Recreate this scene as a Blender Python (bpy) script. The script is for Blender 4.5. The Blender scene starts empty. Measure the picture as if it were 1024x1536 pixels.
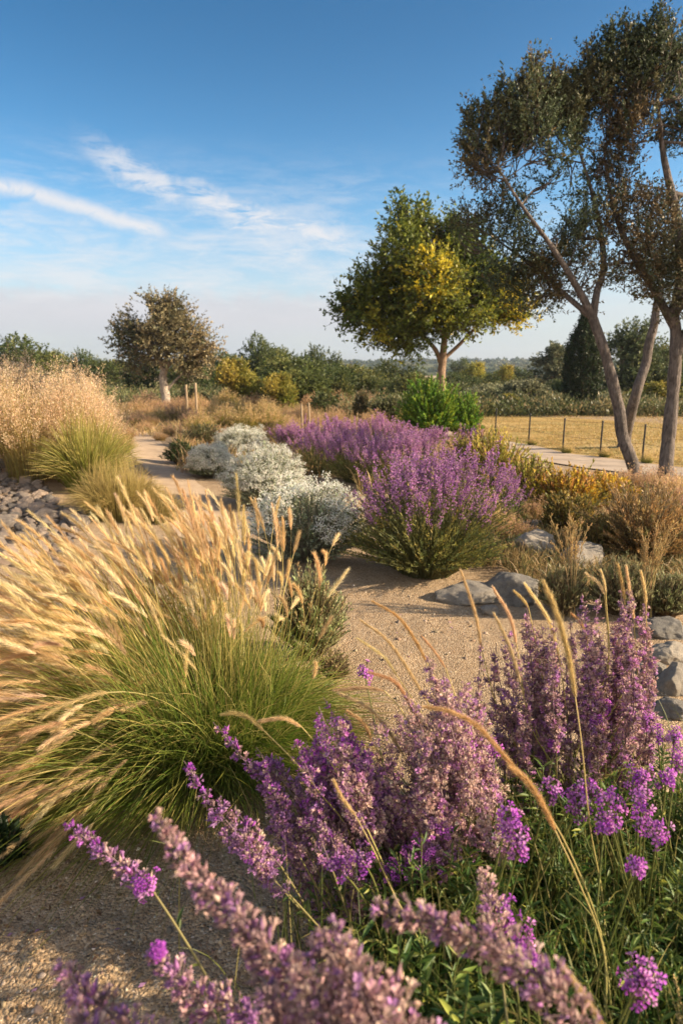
import bpy, math
import numpy as np
from mathutils import Vector

# ------------------------------------------------------------------ camera, sky, sun, exposure
S = bpy.context.scene
COL = S.collection
PITCH = math.radians(11.5)
CAM_H = 1.45
F = 1024.0                                     # focal length in photo pixels (24 mm lens on a 36 mm tall frame)
cam_data = bpy.data.cameras.new("camera")
cam = bpy.data.objects.new("camera", cam_data)
COL.objects.link(cam)
S.camera = cam
cam.location = (0, 0, CAM_H)
cam.rotation_euler = (math.pi / 2 - PITCH, 0, 0)
cam_data.sensor_fit = 'VERTICAL'
cam_data.sensor_height = 36
cam_data.lens = 24
cam_data.clip_start = 0.02
cam_data.clip_end = 6000
cam_data.dof.use_dof = True
cam_data.dof.focus_distance = 2.9
cam_data.dof.aperture_fstop = 4.0

SUN_AZ, SUN_EL = math.radians(97), math.radians(23)
SUN_STRENGTH, SKY_STRENGTH = 5.0, 0.12
S.view_settings.view_transform = 'Standard'
S.view_settings.look = 'None'
S.view_settings.gamma = 1
S.view_settings.exposure = 1.38

sun_data = bpy.data.lights.new("sun", 'SUN')
sun_data.energy = SUN_STRENGTH
sun_data.angle = math.radians(1.0)
sun_data.color = (1.0, 0.81, 0.57)
sun = bpy.data.objects.new("sun", sun_data)
COL.objects.link(sun)
sv = Vector((math.sin(SUN_AZ) * math.cos(SUN_EL), math.cos(SUN_AZ) * math.cos(SUN_EL), math.sin(SUN_EL)))
sun.rotation_euler = sv.to_track_quat('Z', 'Y').to_euler()


class NT:
    """small helper for node trees"""
    def __init__(self, tree):
        self.t = tree
        tree.nodes.clear()

    def n(self, kind, **kw):
        nd = self.t.nodes.new(kind)
        for k, v in kw.items():
            setattr(nd, k, v)
        return nd

    def link(self, a, b):
        self.t.links.new(a, b)

    def put(self, sock, v):
        if isinstance(v, bpy.types.NodeSocket):
            self.link(v, sock)
        elif v is not None:
            if sock.type == 'RGBA' and len(v) == 3:
                v = (*v, 1)
            sock.default_value = v

    def math(self, op, a, b=None, c=None, clamp=False):
        nd = self.n('ShaderNodeMath', operation=op, use_clamp=clamp)
        for i, v in enumerate((a, b, c)):
            if v is not None:
                self.put(nd.inputs[i], v)
        return nd.outputs[0]

    def noise(self, vec, scale, detail=4, rough=0.55, dist=0.0, out=0):
        nd = self.n('ShaderNodeTexNoise')
        self.put(nd.inputs['Vector'], vec)
        nd.inputs['Scale'].default_value = scale
        nd.inputs['Detail'].default_value = detail
        nd.inputs['Roughness'].default_value = rough
        nd.inputs['Distortion'].default_value = dist
        return nd.outputs[out]

    def ramp(self, fac, stops, interp='LINEAR'):
        nd = self.n('ShaderNodeValToRGB')
        cr = nd.color_ramp
        cr.interpolation = interp
        while len(cr.elements) < len(stops):
            cr.elements.new(0.5)
        for e, (p, c) in zip(cr.elements, stops):
            e.position = p
            e.color = (*c, 1) if not isinstance(c, (int, float)) else (c, c, c, 1)
        self.put(nd.inputs[0], fac)
        return nd.outputs[0]

    def mix(self, fac, a, b, blend='MIX'):
        nd = self.n('ShaderNodeMix', data_type='RGBA', blend_type=blend)
        self.put(nd.inputs[0], fac)
        self.put(nd.inputs[6], a)
        self.put(nd.inputs[7], b)
        return nd.outputs[2]

    def smooth(self, v, lo, hi, a=0.0, b=1.0):
        nd = self.n('ShaderNodeMapRange', interpolation_type='SMOOTHSTEP')
        for i, x in enumerate((v, lo, hi, a, b)):
            self.put(nd.inputs[i], x)
        return nd.outputs[0]


def make_world():
    w = bpy.data.worlds.new("World")
    S.world = w
    w.use_nodes = True
    t = NT(w.node_tree)
    sky = t.n('ShaderNodeTexSky', sky_type='NISHITA')
    sky.sun_disc = False
    sky.sun_elevation = SUN_EL
    sky.sun_rotation = SUN_AZ
    sky.altitude = 0
    sky.air_density = 1.15
    sky.dust_density = 0.75
    sky.ozone_density = 3.0
    tc = t.n('ShaderNodeTexCoord')
    sep = t.n('ShaderNodeSeparateXYZ')
    t.link(tc.outputs['Generated'], sep.inputs[0])
    x, y, z = sep.outputs
    az = t.math('MULTIPLY', t.math('ARCTAN2', x, y), 57.2958)      # degrees to the right of the view axis
    el = t.math('MULTIPLY', t.math('ARCSINE', z), 57.2958)         # degrees above the horizon
    cv = t.n('ShaderNodeCombineXYZ')
    t.link(az, cv.inputs[0]); t.link(el, cv.inputs[1])
    P = cv.outputs[0]
    n1 = t.noise(P, 0.16, 6, 0.6)
    n2 = t.noise(P, 0.5, 6, 0.65, 0.6)
    mp = t.n('ShaderNodeMapping')
    mp.inputs['Rotation'].default_value = (0, 0, math.radians(22))
    mp.inputs['Scale'].default_value = (0.22, 1.0, 1)
    t.link(P, mp.inputs[0])
    n3 = t.noise(mp.outputs[0], 0.35, 7, 0.62, 0.8)                # long wisps
    n3b = t.noise(mp.outputs[0], 1.3, 8, 0.72, 0.5)

    def streak(az0, el0, az1, el1, wd, amp, soft):
        L = math.hypot(az1 - az0, el1 - el0)
        ux, uy = (az1 - az0) / L, (el1 - el0) / L
        dx, dy = t.math('SUBTRACT', az, az0), t.math('SUBTRACT', el, el0)
        u = t.math('ADD', t.math('MULTIPLY', dx, ux), t.math('MULTIPLY', dy, uy))
        v = t.math('ADD', t.math('MULTIPLY', dx, -uy), t.math('MULTIPLY', dy, ux))
        v = t.math('ADD', v, t.math('MULTIPLY', t.math('SUBTRACT', n1, 0.5), amp * 2.2))
        v = t.math('ADD', v, t.math('MULTIPLY', t.math('SUBTRACT', n2, 0.5), amp))
        band = t.smooth(t.math('ABSOLUTE', v), wd, 0.0)
        ends = t.math('MULTIPLY', t.smooth(u, -soft, soft), t.smooth(u, L + soft, L - soft))
        return t.math('MULTIPLY', band, ends)

    s1 = t.math('MULTIPLY', streak(-28, 13.4, -13.6, 10.7, 0.95, 0.75, 1.5), t.smooth(n2, 0.22, 0.46))
    s2 = t.math('MULTIPLY', streak(-18.5, 15.6, -11.5, 12.8, 1.5, 1.7, 2.5), t.smooth(n3b, 0.32, 0.56))
    s3 = t.math('MULTIPLY', streak(-12.5, 13.2, 1.0, 10.0, 1.7, 2.0, 2.5), t.smooth(n3b, 0.32, 0.56))
    s4 = t.math('MULTIPLY', streak(-10, 11.6, -2.0, 8.8, 2.0, 2.6, 2.5), t.smooth(n3b, 0.38, 0.64))
    s5 = t.math('MULTIPLY', streak(-24, 15.6, -16, 14.6, 1.2, 2.2, 3.0), t.smooth(n3b, 0.45, 0.85))
    s6 = t.math('MULTIPLY', streak(-15, 9.2, -5, 8.2, 1.0, 1.6, 3.0), t.smooth(n3b, 0.36, 0.7))
    s7 = t.math('MULTIPLY', streak(-27, 7.8, -17, 6.8, 0.8, 1.4, 3.0), t.smooth(n3b, 0.36, 0.7))
    m = s1
    for s_, g in ((s2, 0.9), (s3, 1.0), (s4, 0.9), (s5, 0.5), (s6, 0.8), (s7, 0.75)):
        m = t.math('MAXIMUM', m, t.math('MULTIPLY', s_, g))
    veil = t.math('MULTIPLY', t.smooth(t.math('MULTIPLY_ADD', n3b, 0.45, t.math('MULTIPLY', n3, 0.6)), 0.42, 0.66), t.math('MULTIPLY', t.smooth(el, 3.0, 7.0), t.smooth(el, 18.0, 9.0)))
    veil = t.math('MULTIPLY', veil, t.smooth(az, 20.0, -4.0, 0.2, 0.7))
    m = t.math('MAXIMUM', m, veil)
    low = t.math('MULTIPLY', t.smooth(el, 14.0, 2.0), t.smooth(n3, 0.1, 0.8, 0.55, 0.85))   # the pale bank low in the sky
    lowc = t.mix(t.smooth(el, 1.0, 5.5), (1.62, 1.70, 2.15), (2.15, 2.05, 2.3))
    base = t.n('ShaderNodeHueSaturation')
    base.inputs['Saturation'].default_value = 1.36
    t.put(base.inputs['Value'], t.smooth(el, 5.0, 27.0, 0.70, 0.43))
    t.link(sky.outputs[0], base.inputs['Color'])
    c = t.mix(t.math('MULTIPLY', low, 0.92), base.outputs[0], lowc)
    lb = t.smooth(t.math('ADD', el, t.math('MULTIPLY', t.math('SUBTRACT', n2, 0.5), 3.2)), 7.0, 5.0)
    lb = t.math('MULTIPLY', t.math('MULTIPLY', lb, t.smooth(el, 1.0, 4.5)), t.smooth(az, 12.0, -4.0, 0.25, 1.0))
    c = t.mix(t.math('MULTIPLY', lb, 0.75), c, (2.25, 2.14, 2.28))
    c = t.mix(t.math('MULTIPLY', m, 0.85, clamp=True), c, (2.95, 2.85, 2.85))
    # unseen bright cloud added behind the camera to fill the shaded fronts
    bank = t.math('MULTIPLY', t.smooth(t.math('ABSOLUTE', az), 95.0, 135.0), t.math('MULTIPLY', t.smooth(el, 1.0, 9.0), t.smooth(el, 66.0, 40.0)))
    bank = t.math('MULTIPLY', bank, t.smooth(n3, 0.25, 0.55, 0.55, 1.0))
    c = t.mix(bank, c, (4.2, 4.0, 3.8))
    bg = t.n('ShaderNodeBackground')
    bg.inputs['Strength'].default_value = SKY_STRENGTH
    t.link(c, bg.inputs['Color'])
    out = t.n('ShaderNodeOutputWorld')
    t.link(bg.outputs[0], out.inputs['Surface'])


make_world()

# ------------------------------------------------------------------ numeric helpers
RS = np.random.RandomState


def A(*v):
    return np.array(v, dtype=float)


def unit(a):
    return a / np.maximum(np.linalg.norm(a, axis=-1, keepdims=True), 1e-9)


def _hash(i):
    x = np.sin(i[..., 0] * 127.1 + i[..., 1] * 311.7 + i[..., 2] * 74.7) * 43758.5453
    return x - np.floor(x)


def vnoise(p, freq=1.0):
    """value noise in 0..1 at points (..., 3)"""
    p = np.asarray(p, dtype=float) * freq
    i = np.floor(p)
    f = p - i
    f = f * f * (3 - 2 * f)
    out = 0
    for dx in (0, 1):
        for dy in (0, 1):
            for dz in (0, 1):
                w = (f[..., 0] if dx else 1 - f[..., 0]) * (f[..., 1] if dy else 1 - f[..., 1]) * (f[..., 2] if dz else 1 - f[..., 2])
                out = out + w * _hash(i + A(dx, dy, dz))
    return out


def fbm(p, freq, oct=4):
    s, a, tot = 0, 1.0, 0
    for k in range(oct):
        s = s + a * vnoise(np.asarray(p) + 17.3 * k, freq * 2 ** k)
        tot += a
        a *= 0.5
    return s / tot


def height(x, y):
    """the lie of the land: flat with a low bank on the left"""
    x = np.asarray(x, dtype=float); y = np.asarray(y, dtype=float)
    h = 0.42 * np.exp(-(((x + 5.4) / 2.3) ** 2 + ((y - 9.3) / 3.2) ** 2))
    h = h + 0.10 * (vnoise(np.stack([x, y, 0 * x], -1), 0.35) - 0.5) * np.clip((y - 3) / 4, 0, 1)
    return h


def ray(px, py):
    dx, dy = (px - 512) / F, (768 - py) / F
    return A(dx, math.cos(PITCH) + dy * math.sin(PITCH), -math.sin(PITCH) + dy * math.cos(PITCH))


def at(px, py):
    """the ground point that the photo shows at a pixel"""
    r = ray(px, py)
    z = 0.0
    for _ in range(8):
        k = (z - CAM_H) / r[2]
        z = float(height(r[0] * k, r[1] * k))
    return A(r[0] * k, r[1] * k, z)


def P3(px, py, d):
    """the point at forward distance d that the photo shows at a pixel"""
    r = ray(px, py)
    return A(0, 0, CAM_H) + r * (d / r[1])


def gz(x, y):
    return float(height(x, y))


# ------------------------------------------------------------------ mesh building
class MB:
    def __init__(self):
        self.v, self.c, self.q, self.t, self.n = [], [], [], [], 0

    def add(self, v, f, col):
        v = np.asarray(v, dtype=np.float32).reshape(-1, 3)
        f = np.asarray(f, dtype=np.int64)
        col = np.broadcast_to(np.asarray(col, dtype=np.float32), v.shape)
        self.v.append(v); self.c.append(col)
        (self.q if f.shape[1] == 4 else self.t).append(f + self.n)
        self.n += len(v)

    def mesh(self, name, mat, smooth=True, origin=None):
        v = np.concatenate(self.v); c = np.concatenate(self.c)
        if origin is not None:
            v = v - np.asarray(origin, dtype=np.float32)
        q = np.concatenate(self.q) if self.q else np.zeros((0, 4), np.int64)
        t = np.concatenate(self.t) if self.t else np.zeros((0, 3), np.int64)
        me = bpy.data.meshes.new(name)
        me.vertices.add(len(v))
        me.vertices.foreach_set('co', v.astype(np.float32).ravel())
        loops = np.concatenate([q.ravel(), t.ravel()]).astype(np.int32)
        me.loops.add(len(loops))
        me.loops.foreach_set('vertex_index', loops)
        me.polygons.add(len(q) + len(t))
        st = np.concatenate([np.arange(len(q)) * 4, len(q) * 4 + np.arange(len(t)) * 3]).astype(np.int32)
        me.polygons.foreach_set('loop_start', st)
        if smooth:
            me.polygons.foreach_set('use_smooth', np.ones(len(st), dtype=bool))
        me.update(calc_edges=True)
        ca = me.color_attributes.new('Col', 'FLOAT_COLOR', 'POINT')
        ca.data.foreach_set('color', np.concatenate([c, np.ones((len(c), 1), np.float32)], 1).astype(np.float32).ravel())
        me.materials.append(mat)
        return me

    def build(self, name, mat, parent=None, smooth=True, origin=None):
        o = bpy.data.objects.new(name, self.mesh(name, mat, smooth, origin))
        COL.objects.link(o)
        if parent is not None:
            o.parent = parent
        return o


def thing(name, label, cat, loc=(0, 0, 0), rz=0.0, group=None, scale=1.0):
    o = bpy.data.objects.new(name, None)
    COL.objects.link(o)
    o.location = tuple(loc); o.rotation_euler = (0, 0, rz)
    o.scale = (scale,) * 3 if isinstance(scale, (int, float)) else tuple(scale)
    o.empty_display_size = 0.1
    return tag(o, label, cat, group)


def tag(o, label, cat, group=None):
    o['label'] = label; o['category'] = cat
    if group:
        o['group'] = group
    return o


def kind(o, k):
    o['kind'] = k
    return o


def dup(src, loc, rz=0.0, scale=1.0, label=None):
    r = src.copy(); COL.objects.link(r)
    r.location = tuple(loc); r.rotation_euler = (0, 0, rz)
    r.scale = (scale,) * 3 if isinstance(scale, (int, float)) else tuple(scale)
    if label:
        r['label'] = label
    for ch in list(src.children):
        c = ch.copy(); COL.objects.link(c); c.parent = r
        for g in list(ch.children):
            d = g.copy(); COL.objects.link(d); d.parent = c
    return r


def bez(p0, p1, p2, S_=6):
    """quadratic curves (n,3)x3 -> (n,S,3)"""
    t = np.linspace(0, 1, S_)[None, :, None]
    p0, p1, p2 = (np.atleast_2d(p)[:, None, :] for p in (p0, p1, p2))
    return (1 - t) ** 2 * p0 + 2 * t * (1 - t) * p1 + t * t * p2


def path_smooth(pts, S_):
    """one smooth curve of S_ points through a list of points (Catmull-Rom)"""
    p = np.asarray(pts, dtype=float)
    if len(p) == 2:
        return p[0] + np.linspace(0, 1, S_)[:, None] * (p[1] - p[0])
    e = np.concatenate([[2 * p[0] - p[1]], p, [2 * p[-1] - p[-2]]])
    seg = np.linalg.norm(np.diff(p, axis=0), axis=1)
    cum = np.concatenate([[0], np.cumsum(seg)])
    u = np.linspace(0, cum[-1], S_)
    k = np.clip(np.searchsorted(cum, u, 'right') - 1, 0, len(p) - 2)
    f = ((u - cum[k]) / np.maximum(seg[k], 1e-9))[:, None]
    a, b, c, d = e[k], e[k + 1], e[k + 2], e[k + 3]
    return 0.5 * (2 * b + (c - a) * f + (2 * a - 5 * b + 4 * c - d) * f ** 2 + (3 * b - a - 3 * c + d) * f ** 3)


def tang(P):
    return unit(np.gradient(P, axis=-2))


def ribbons(mb, P, W, col, side=None, rs=None, fold=0.0):
    """flat tapering blades along curves P (n,S,3); W (S,) or (n,S); col (3,), (n,3), (S,3)-> use (n,S,3)"""
    n, s, _ = P.shape
    T = tang(P)
    if side is None:
        a = rs.uniform(0, 2 * math.pi, n)
        ref = np.stack([np.cos(a), np.sin(a), 0.25 * rs.randn(n)], -1)
        side = unit(np.cross(T, ref[:, None, :]))
    W = np.broadcast_to(W, (n, s))[..., None]
    L, Rr = P - side * W / 2, P + side * W / 2
    v = np.stack([L, Rr], 2).reshape(-1, 3)
    base = (np.arange(n) * s * 2)[:, None] + (np.arange(s - 1) * 2)[None, :]
    f = np.stack([base, base + 1, base + 3, base + 2], -1).reshape(-1, 4)
    col = np.asarray(col, dtype=float)
    if col.ndim == 2:
        col = col[:, None, :]
    col = np.broadcast_to(col, (n, s, 3))
    mb.add(v, f, np.repeat(col[:, :, None, :], 2, 2).reshape(-1, 3))


def tubes(mb, P, Rd, col, k=5, cap=False):
    """round stems along curves P (n,S,3), radii (n,S)"""
    P = np.asarray(P, dtype=float)
    if P.ndim == 2:
        P = P[None]
    n, s, _ = P.shape
    T = tang(P)
    m = unit(T.mean(1))
    ref = np.where(np.abs(m[:, 2:3]) < 0.8, A(0, 0, 1)[None], A(1, 0, 0)[None])
    b = unit(np.cross(T, ref[:, None, :]))
    nn = np.cross(b, T)
    a = np.arange(k) / k * 2 * math.pi
    Rd = np.broadcast_to(Rd, (n, s))
    v = P[:, :, None, :] + Rd[:, :, None, None] * (np.cos(a)[None, None, :, None] * b[:, :, None, :] + np.sin(a)[None, None, :, None] * nn[:, :, None, :])
    idx = np.arange(n * s * k).reshape(n, s, k)
    i0, i1 = idx[:, :-1], idx[:, 1:]
    f = np.stack([i0, np.roll(i0, -1, 2), np.roll(i1, -1, 2), i1], -1).reshape(-1, 4)
    col = np.asarray(col, dtype=float)
    if col.ndim == 2:
        col = col[:, None, :]
    col = np.broadcast_to(col, (n, s, 3))
    mb.add(v.reshape(-1, 3), f, np.repeat(col[:, :, None, :], k, 2).reshape(-1, 3))


def scatter(mb, pv, pf, pos, Y, Z, scale, col, pc=None):
    """copies of a small shape (local x, y, z) with y along Y, z near Z, joined into one mesh"""
    n, m = len(pos), len(pv)
    if n == 0:
        return
    Y = unit(Y); X = unit(np.cross(Y, Z)); Z = np.cross(X, Y)
    sc = np.asarray(scale, dtype=float)
    if sc.ndim == 0:
        sc = np.full(n, float(sc))
    if sc.ndim == 1:
        sc = np.repeat(sc[:, None], 3, 1)
    L = pv[None] * sc[:, None, :]
    v = pos[:, None, :] + L[..., 0:1] * X[:, None] + L[..., 1:2] * Y[:, None] + L[..., 2:3] * Z[:, None]
    c = np.broadcast_to(np.asarray(col, dtype=float), (n, 3))[:, None, :]
    c = np.repeat(c, m, 1) if pc is None else c * pc[None]
    pfs = pf if isinstance(pf, tuple) else (pf,)
    base = (np.arange(n) * m)[:, None, None]
    mb.add(v.reshape(-1, 3), (base + pfs[0][None]).reshape(-1, pfs[0].shape[1]), c.reshape(-1, 3))
    off = mb.n - n * m
    for extra in pfs[1:]:
        f = (base + extra[None]).reshape(-1, extra.shape[1]) + off
        (mb.q if f.shape[1] == 4 else mb.t).append(f)


# small shapes: y runs along the shape, z is its face
LEAF = (A([0, 0, 0], [0.5, 0.45, 0.12], [0, 1, -0.05], [-0.5, 0.45, 0.12]), np.array([[0, 1, 2, 3]]))
LANCE = (A([0, 0, 0], [0.34, 0.28, 0.07], [0, 0.30, 0], [-0.34, 0.28, 0.07], [0.42, 0.6, 0.02], [0, 0.62, -0.05], [-0.42, 0.6, 0.02], [0, 1, -0.16]), (np.array([[1, 4, 5, 2], [3, 2, 5, 6]]), np.array([[0, 1, 2], [0, 2, 3], [4, 7, 5], [5, 7, 6]])))
_a = np.arange(5) / 5 * 2 * math.pi
# a little flower: narrow tube that opens into five rounded petals
FLOWER_V = np.concatenate([
    np.stack([0.10 * np.cos(_a), 0 * _a, 0.10 * np.sin(_a)], -1),
    np.stack([0.18 * np.cos(_a), 0 * _a + 0.50, 0.18 * np.sin(_a)], -1),
    np.stack([0.50 * np.cos(_a + 0.28), 0 * _a + 0.85, 0.50 * np.sin(_a + 0.28)], -1),
    np.stack([0.50 * np.cos(_a + 0.98), 0 * _a + 0.85, 0.50 * np.sin(_a + 0.98)], -1)])
_i = np.arange(5); _j = (_i + 1) % 5
FLOWER_F = (np.stack([_i, _j, 5 + _j, 5 + _i], -1), np.stack([5 + _i, 5 + _j, 15 + _i, 10 + _i], -1))
FLOWER_C = np.concatenate([np.full((5, 3), 0.55), np.full((5, 3), 0.8), np.full((10, 3), 1.12)])
# a flat open blossom with four notched petals
_a4 = np.arange(4) / 4 * 2 * math.pi
_r = lambda r_, o, y_: np.stack([r_ * np.cos(_a4 + o), 0 * _a4 + y_, r_ * np.sin(_a4 + o)], -1)
BLOSSOM_V = np.concatenate([_r(0.07, 0, 0.30), _r(0.42, -0.42, 0.52), _r(0.56, -0.12, 0.50), _r(0.50, 0.05, 0.50), _r(0.56, 0.22, 0.50), _r(0.42, 0.5, 0.52), _r(0.05, 0, 0.0)])
_k = np.arange(4)
BLOSSOM_F = (np.stack([_k, 4 + _k, 8 + _k, 12 + _k], -1), np.stack([_k, 12 + _k, 16 + _k, 20 + _k], -1), np.stack([24 + _k, 24 + (_k + 1) % 4, (_k + 1) % 4, _k], -1))
BLOSSOM_C = np.concatenate([np.full((4, 3), 0.6), np.full((20, 3), 1.1), np.full((4, 3), 0.5)])
# a bud: four-sided spindle
BUD = (A([0, 0, 0], [0.3, 0.45, 0], [0, 0.45, 0.3], [-0.3, 0.45, 0], [0, 0.45, -0.3], [0, 1, 0]),
       np.array([[0, 1, 2], [0, 2, 3], [0, 3, 4], [0, 4, 1], [5, 2, 1], [5, 3, 2], [5, 4, 3], [5, 1, 4]]))
BRISTLE = (A([-0.5, 0, 0], [0.5, 0, 0], [0, 1, 0]), np.array([[0, 1, 2]]))


def rand_perp(rs, T):
    return unit(np.cross(T, rs.randn(*T.shape)))


def pick(rs, cols, n, w=None, jit=0.12):
    c = np.asarray(cols, dtype=float)[rs.choice(len(cols), n, p=None if w is None else np.asarray(w) / np.sum(w))]
    return np.clip(c * (1 + jit * rs.randn(n, 1)) * (1 + 0.04 * rs.randn(n, 3)), 0.003, 0.95)


def along(rs, P, n, t0=0.0, t1=1.0, pw=1.0):
    """n random points on a set of curves: position, tangent, curve index, t"""
    k = rs.randint(0, P.shape[0], n)
    t = t0 + (t1 - t0) * rs.uniform(0, 1, n) ** pw
    u = t * (P.shape[1] - 1)
    i = np.minimum(u.astype(int), P.shape[1] - 2)
    f = (u - i)[:, None]
    p = P[k, i] * (1 - f) + P[k, i + 1] * f
    return p, unit(P[k, i + 1] - P[k, i]), k, t

# ------------------------------------------------------------------ materials
def plant_mat(name, transl=0.3, rough=0.6, spec=0.25, vary=0.12, sat=0.06):
    m = bpy.data.materials.new(name)
    m.use_nodes = True
    t = NT(m.node_tree)
    at_ = t.n('ShaderNodeAttribute', attribute_name='Col')
    oi = t.n('ShaderNodeObjectInfo')
    hs = t.n('ShaderNodeHueSaturation')
    t.link(at_.outputs['Color'], hs.inputs['Color'])
    t.put(hs.inputs['Value'], t.math('MULTIPLY_ADD', oi.outputs['Random'], vary * 2, 1 - vary))
    t.put(hs.inputs['Hue'], t.math('MULTIPLY_ADD', oi.outputs['Random'], sat * 0.3, 0.5 - sat * 0.15))
    b = t.n('ShaderNodeBsdfPrincipled')
    b.inputs['Roughness'].default_value = rough
    b.inputs['Specular IOR Level'].default_value = spec
    t.link(hs.outputs[0], b.inputs['Base Color'])
    tr = t.n('ShaderNodeBsdfTranslucent')
    t.link(hs.outputs[0], tr.inputs['Color'])
    mx = t.n('ShaderNodeMixShader')
    mx.inputs[0].default_value = transl
    t.link(b.outputs[0], mx.inputs[1]); t.link(tr.outputs[0], mx.inputs[2])
    out = t.n('ShaderNodeOutputMaterial')
    t.link(mx.outputs[0], out.inputs['Surface'])
    return m


def solid_mat(name, fn, rough=0.85, spec=0.3):
    """fn(t, P) -> (colour socket, bump height socket or None, bump strength, bump distance)"""
    m = bpy.data.materials.new(name)
    m.use_nodes = True
    t = NT(m.node_tree)
    tc = t.n('ShaderNodeTexCoord')
    b = t.n('ShaderNodeBsdfPrincipled')
    b.inputs['Roughness'].default_value = rough
    b.inputs['Specular IOR Level'].default_value = spec
    c, h, st, di = fn(t, tc.outputs['Object'])
    t.put(b.inputs['Base Color'], c)
    if h is not None:
        bp = t.n('ShaderNodeBump')
        bp.inputs['Strength'].default_value = st
        bp.inputs['Distance'].default_value = di
        t.link(h, bp.inputs['Height'])
        t.link(bp.outputs[0], b.inputs['Normal'])
    out = t.n('ShaderNodeOutputMaterial')
    t.link(b.outputs[0], out.inputs['Surface'])
    return m


M_GRASS = plant_mat("grass blade", 0.42, 0.5, 0.3)
M_STRAW = plant_mat("dry grass head", 0.5, 0.6, 0.2, 0.08, 0.03)
M_LEAF = plant_mat("leaf", 0.32, 0.5, 0.35)
M_TREELEAF = plant_mat("tree leaf", 0.30, 0.5, 0.3, 0.1)
M_SILVER = plant_mat("silver leaf", 0.2, 0.75, 0.15, 0.06, 0.02)
M_PETAL = plant_mat("petal", 0.38, 0.6, 0.2, 0.08, 0.03)
M_STEM = plant_mat("stem", 0.1, 0.6, 0.25)


def _ground(t, P):
    a = t.noise(P, 0.9, 5, 0.6)
    b = t.noise(P, 9.0, 5, 0.6)
    g = t.noise(P, 130.0, 3, 0.7)
    v = t.n('ShaderNodeTexVoronoi')
    v.inputs['Scale'].default_value = 120
    t.link(P, v.inputs['Vector'])
    c = t.ramp(b, [(0.25, (0.25, 0.165, 0.09)), (0.5, (0.38, 0.265, 0.15)), (0.75, (0.49, 0.36, 0.22))])
    c = t.mix(t.smooth(a, 0.3, 0.7, 0.0, 0.5), c, (0.33, 0.21, 0.105))
    sp = t.ramp(v.outputs['Color'], [(0.1, (0.12, 0.085, 0.06)), (0.4, (0.36, 0.26, 0.17)), (0.7, (0.46, 0.35, 0.24)), (0.95, (0.66, 0.56, 0.45))])
    c = t.mix(0.5, c, sp)
    h = t.math('ADD', t.math('MULTIPLY', g, 0.5), t.math('ADD', t.math('MULTIPLY', b, 1.6), t.math('MULTIPLY', v.outputs['Distance'], -0.5)))
    return c, h, 1.0, 0.016


def _path(t, P):
    b = t.noise(P, 6.0, 6, 0.65)
    g = t.noise(P, 60.0, 4, 0.7)
    c = t.ramp(b, [(0.3, (0.36, 0.255, 0.165)), (0.7, (0.50, 0.375, 0.255))])
    c = t.mix(t.smooth(g, 0.45, 0.7, 0, 0.4), c, (0.5, 0.41, 0.31))
    return c, t.math('ADD', g, b), 0.6, 0.008


def _paving(t, P):
    b = t.noise(P, 3.0, 6, 0.6)
    g = t.noise(P, 80.0, 3, 0.7)
    c = t.ramp(b, [(0.3, (0.34, 0.26, 0.19)), (0.7, (0.48, 0.38, 0.285))])
    return c, g, 0.3, 0.003


def _lawn(t, P):
    mp = t.n('ShaderNodeMapping')
    mp.inputs['Scale'].default_value = (0.35, 1.3, 1)
    t.link(P, mp.inputs[0])
    a = t.noise(mp.outputs[0], 1.1, 5, 0.6)
    b = t.noise(P, 30.0, 4, 0.7)
    c = t.ramp(a, [(0.3, (0.20, 0.125, 0.042)), (0.48, (0.40, 0.265, 0.095)), (0.66, (0.56, 0.39, 0.16))])
    c = t.mix(t.smooth(b, 0.35, 0.7, 0, 0.5), c, (0.22, 0.15, 0.045))
    c = t.mix(t.smooth(t.noise(P, 0.55, 5, 0.7), 0.48, 0.62, 0, 0.7), c, (0.25, 0.21, 0.075))
    c = t.mix(t.smooth(t.noise(P, 0.23, 4, 0.7), 0.5, 0.66, 0, 0.6), c, (0.52, 0.39, 0.20))
    return c, t.math('ADD', b, t.math('MULTIPLY', a, 2.0)), 0.8, 0.04


def _hill(t, P):
    a = t.noise(P, 0.03, 6, 0.7)
    c = t.ramp(a, [(0.35, (0.05, 0.065, 0.03)), (0.55, (0.10, 0.11, 0.05)), (0.7, (0.28, 0.22, 0.12))])
    return c, None, 0, 0


def _rock(lo, hi, warm, bump=1.0):
    def f(t, P):
        a = t.noise(P, 3.5, 7, 0.65, 0.5)
        b = t.noise(P, 22.0, 6, 0.7)
        g = t.noise(P, 160.0, 2, 0.6)
        oi = t.n('ShaderNodeObjectInfo')
        c = t.ramp(a, [(0.28, lo), (0.6, hi), (0.8, tuple(min(1, x * 1.25) for x in hi))])
        c = t.mix(t.math('MULTIPLY', oi.outputs['Random'], 0.55), c, warm)
        c = t.mix(t.smooth(b, 0.52, 0.66, 0, 0.55), c, tuple(x * 0.45 for x in lo))
        c = t.mix(t.smooth(g, 0.55, 0.7, 0, 0.4), c, tuple(min(1, x * 1.5) for x in hi))
        c = t.mix(t.smooth(t.noise(P, 7.0, 5, 0.7, 0.8), 0.56, 0.64, 0, 0.4), c, (0.36, 0.34, 0.25))
        hv = t.n('ShaderNodeHueSaturation')
        t.put(hv.inputs['Value'], t.math('MULTIPLY_ADD', oi.outputs['Random'], 0.5, 0.75))
        t.link(c, hv.inputs['Color'])
        return hv.outputs[0], t.math('ADD', t.math('MULTIPLY', b, 1.0), t.math('MULTIPLY', g, 0.3)), bump, 0.010
    return f


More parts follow.
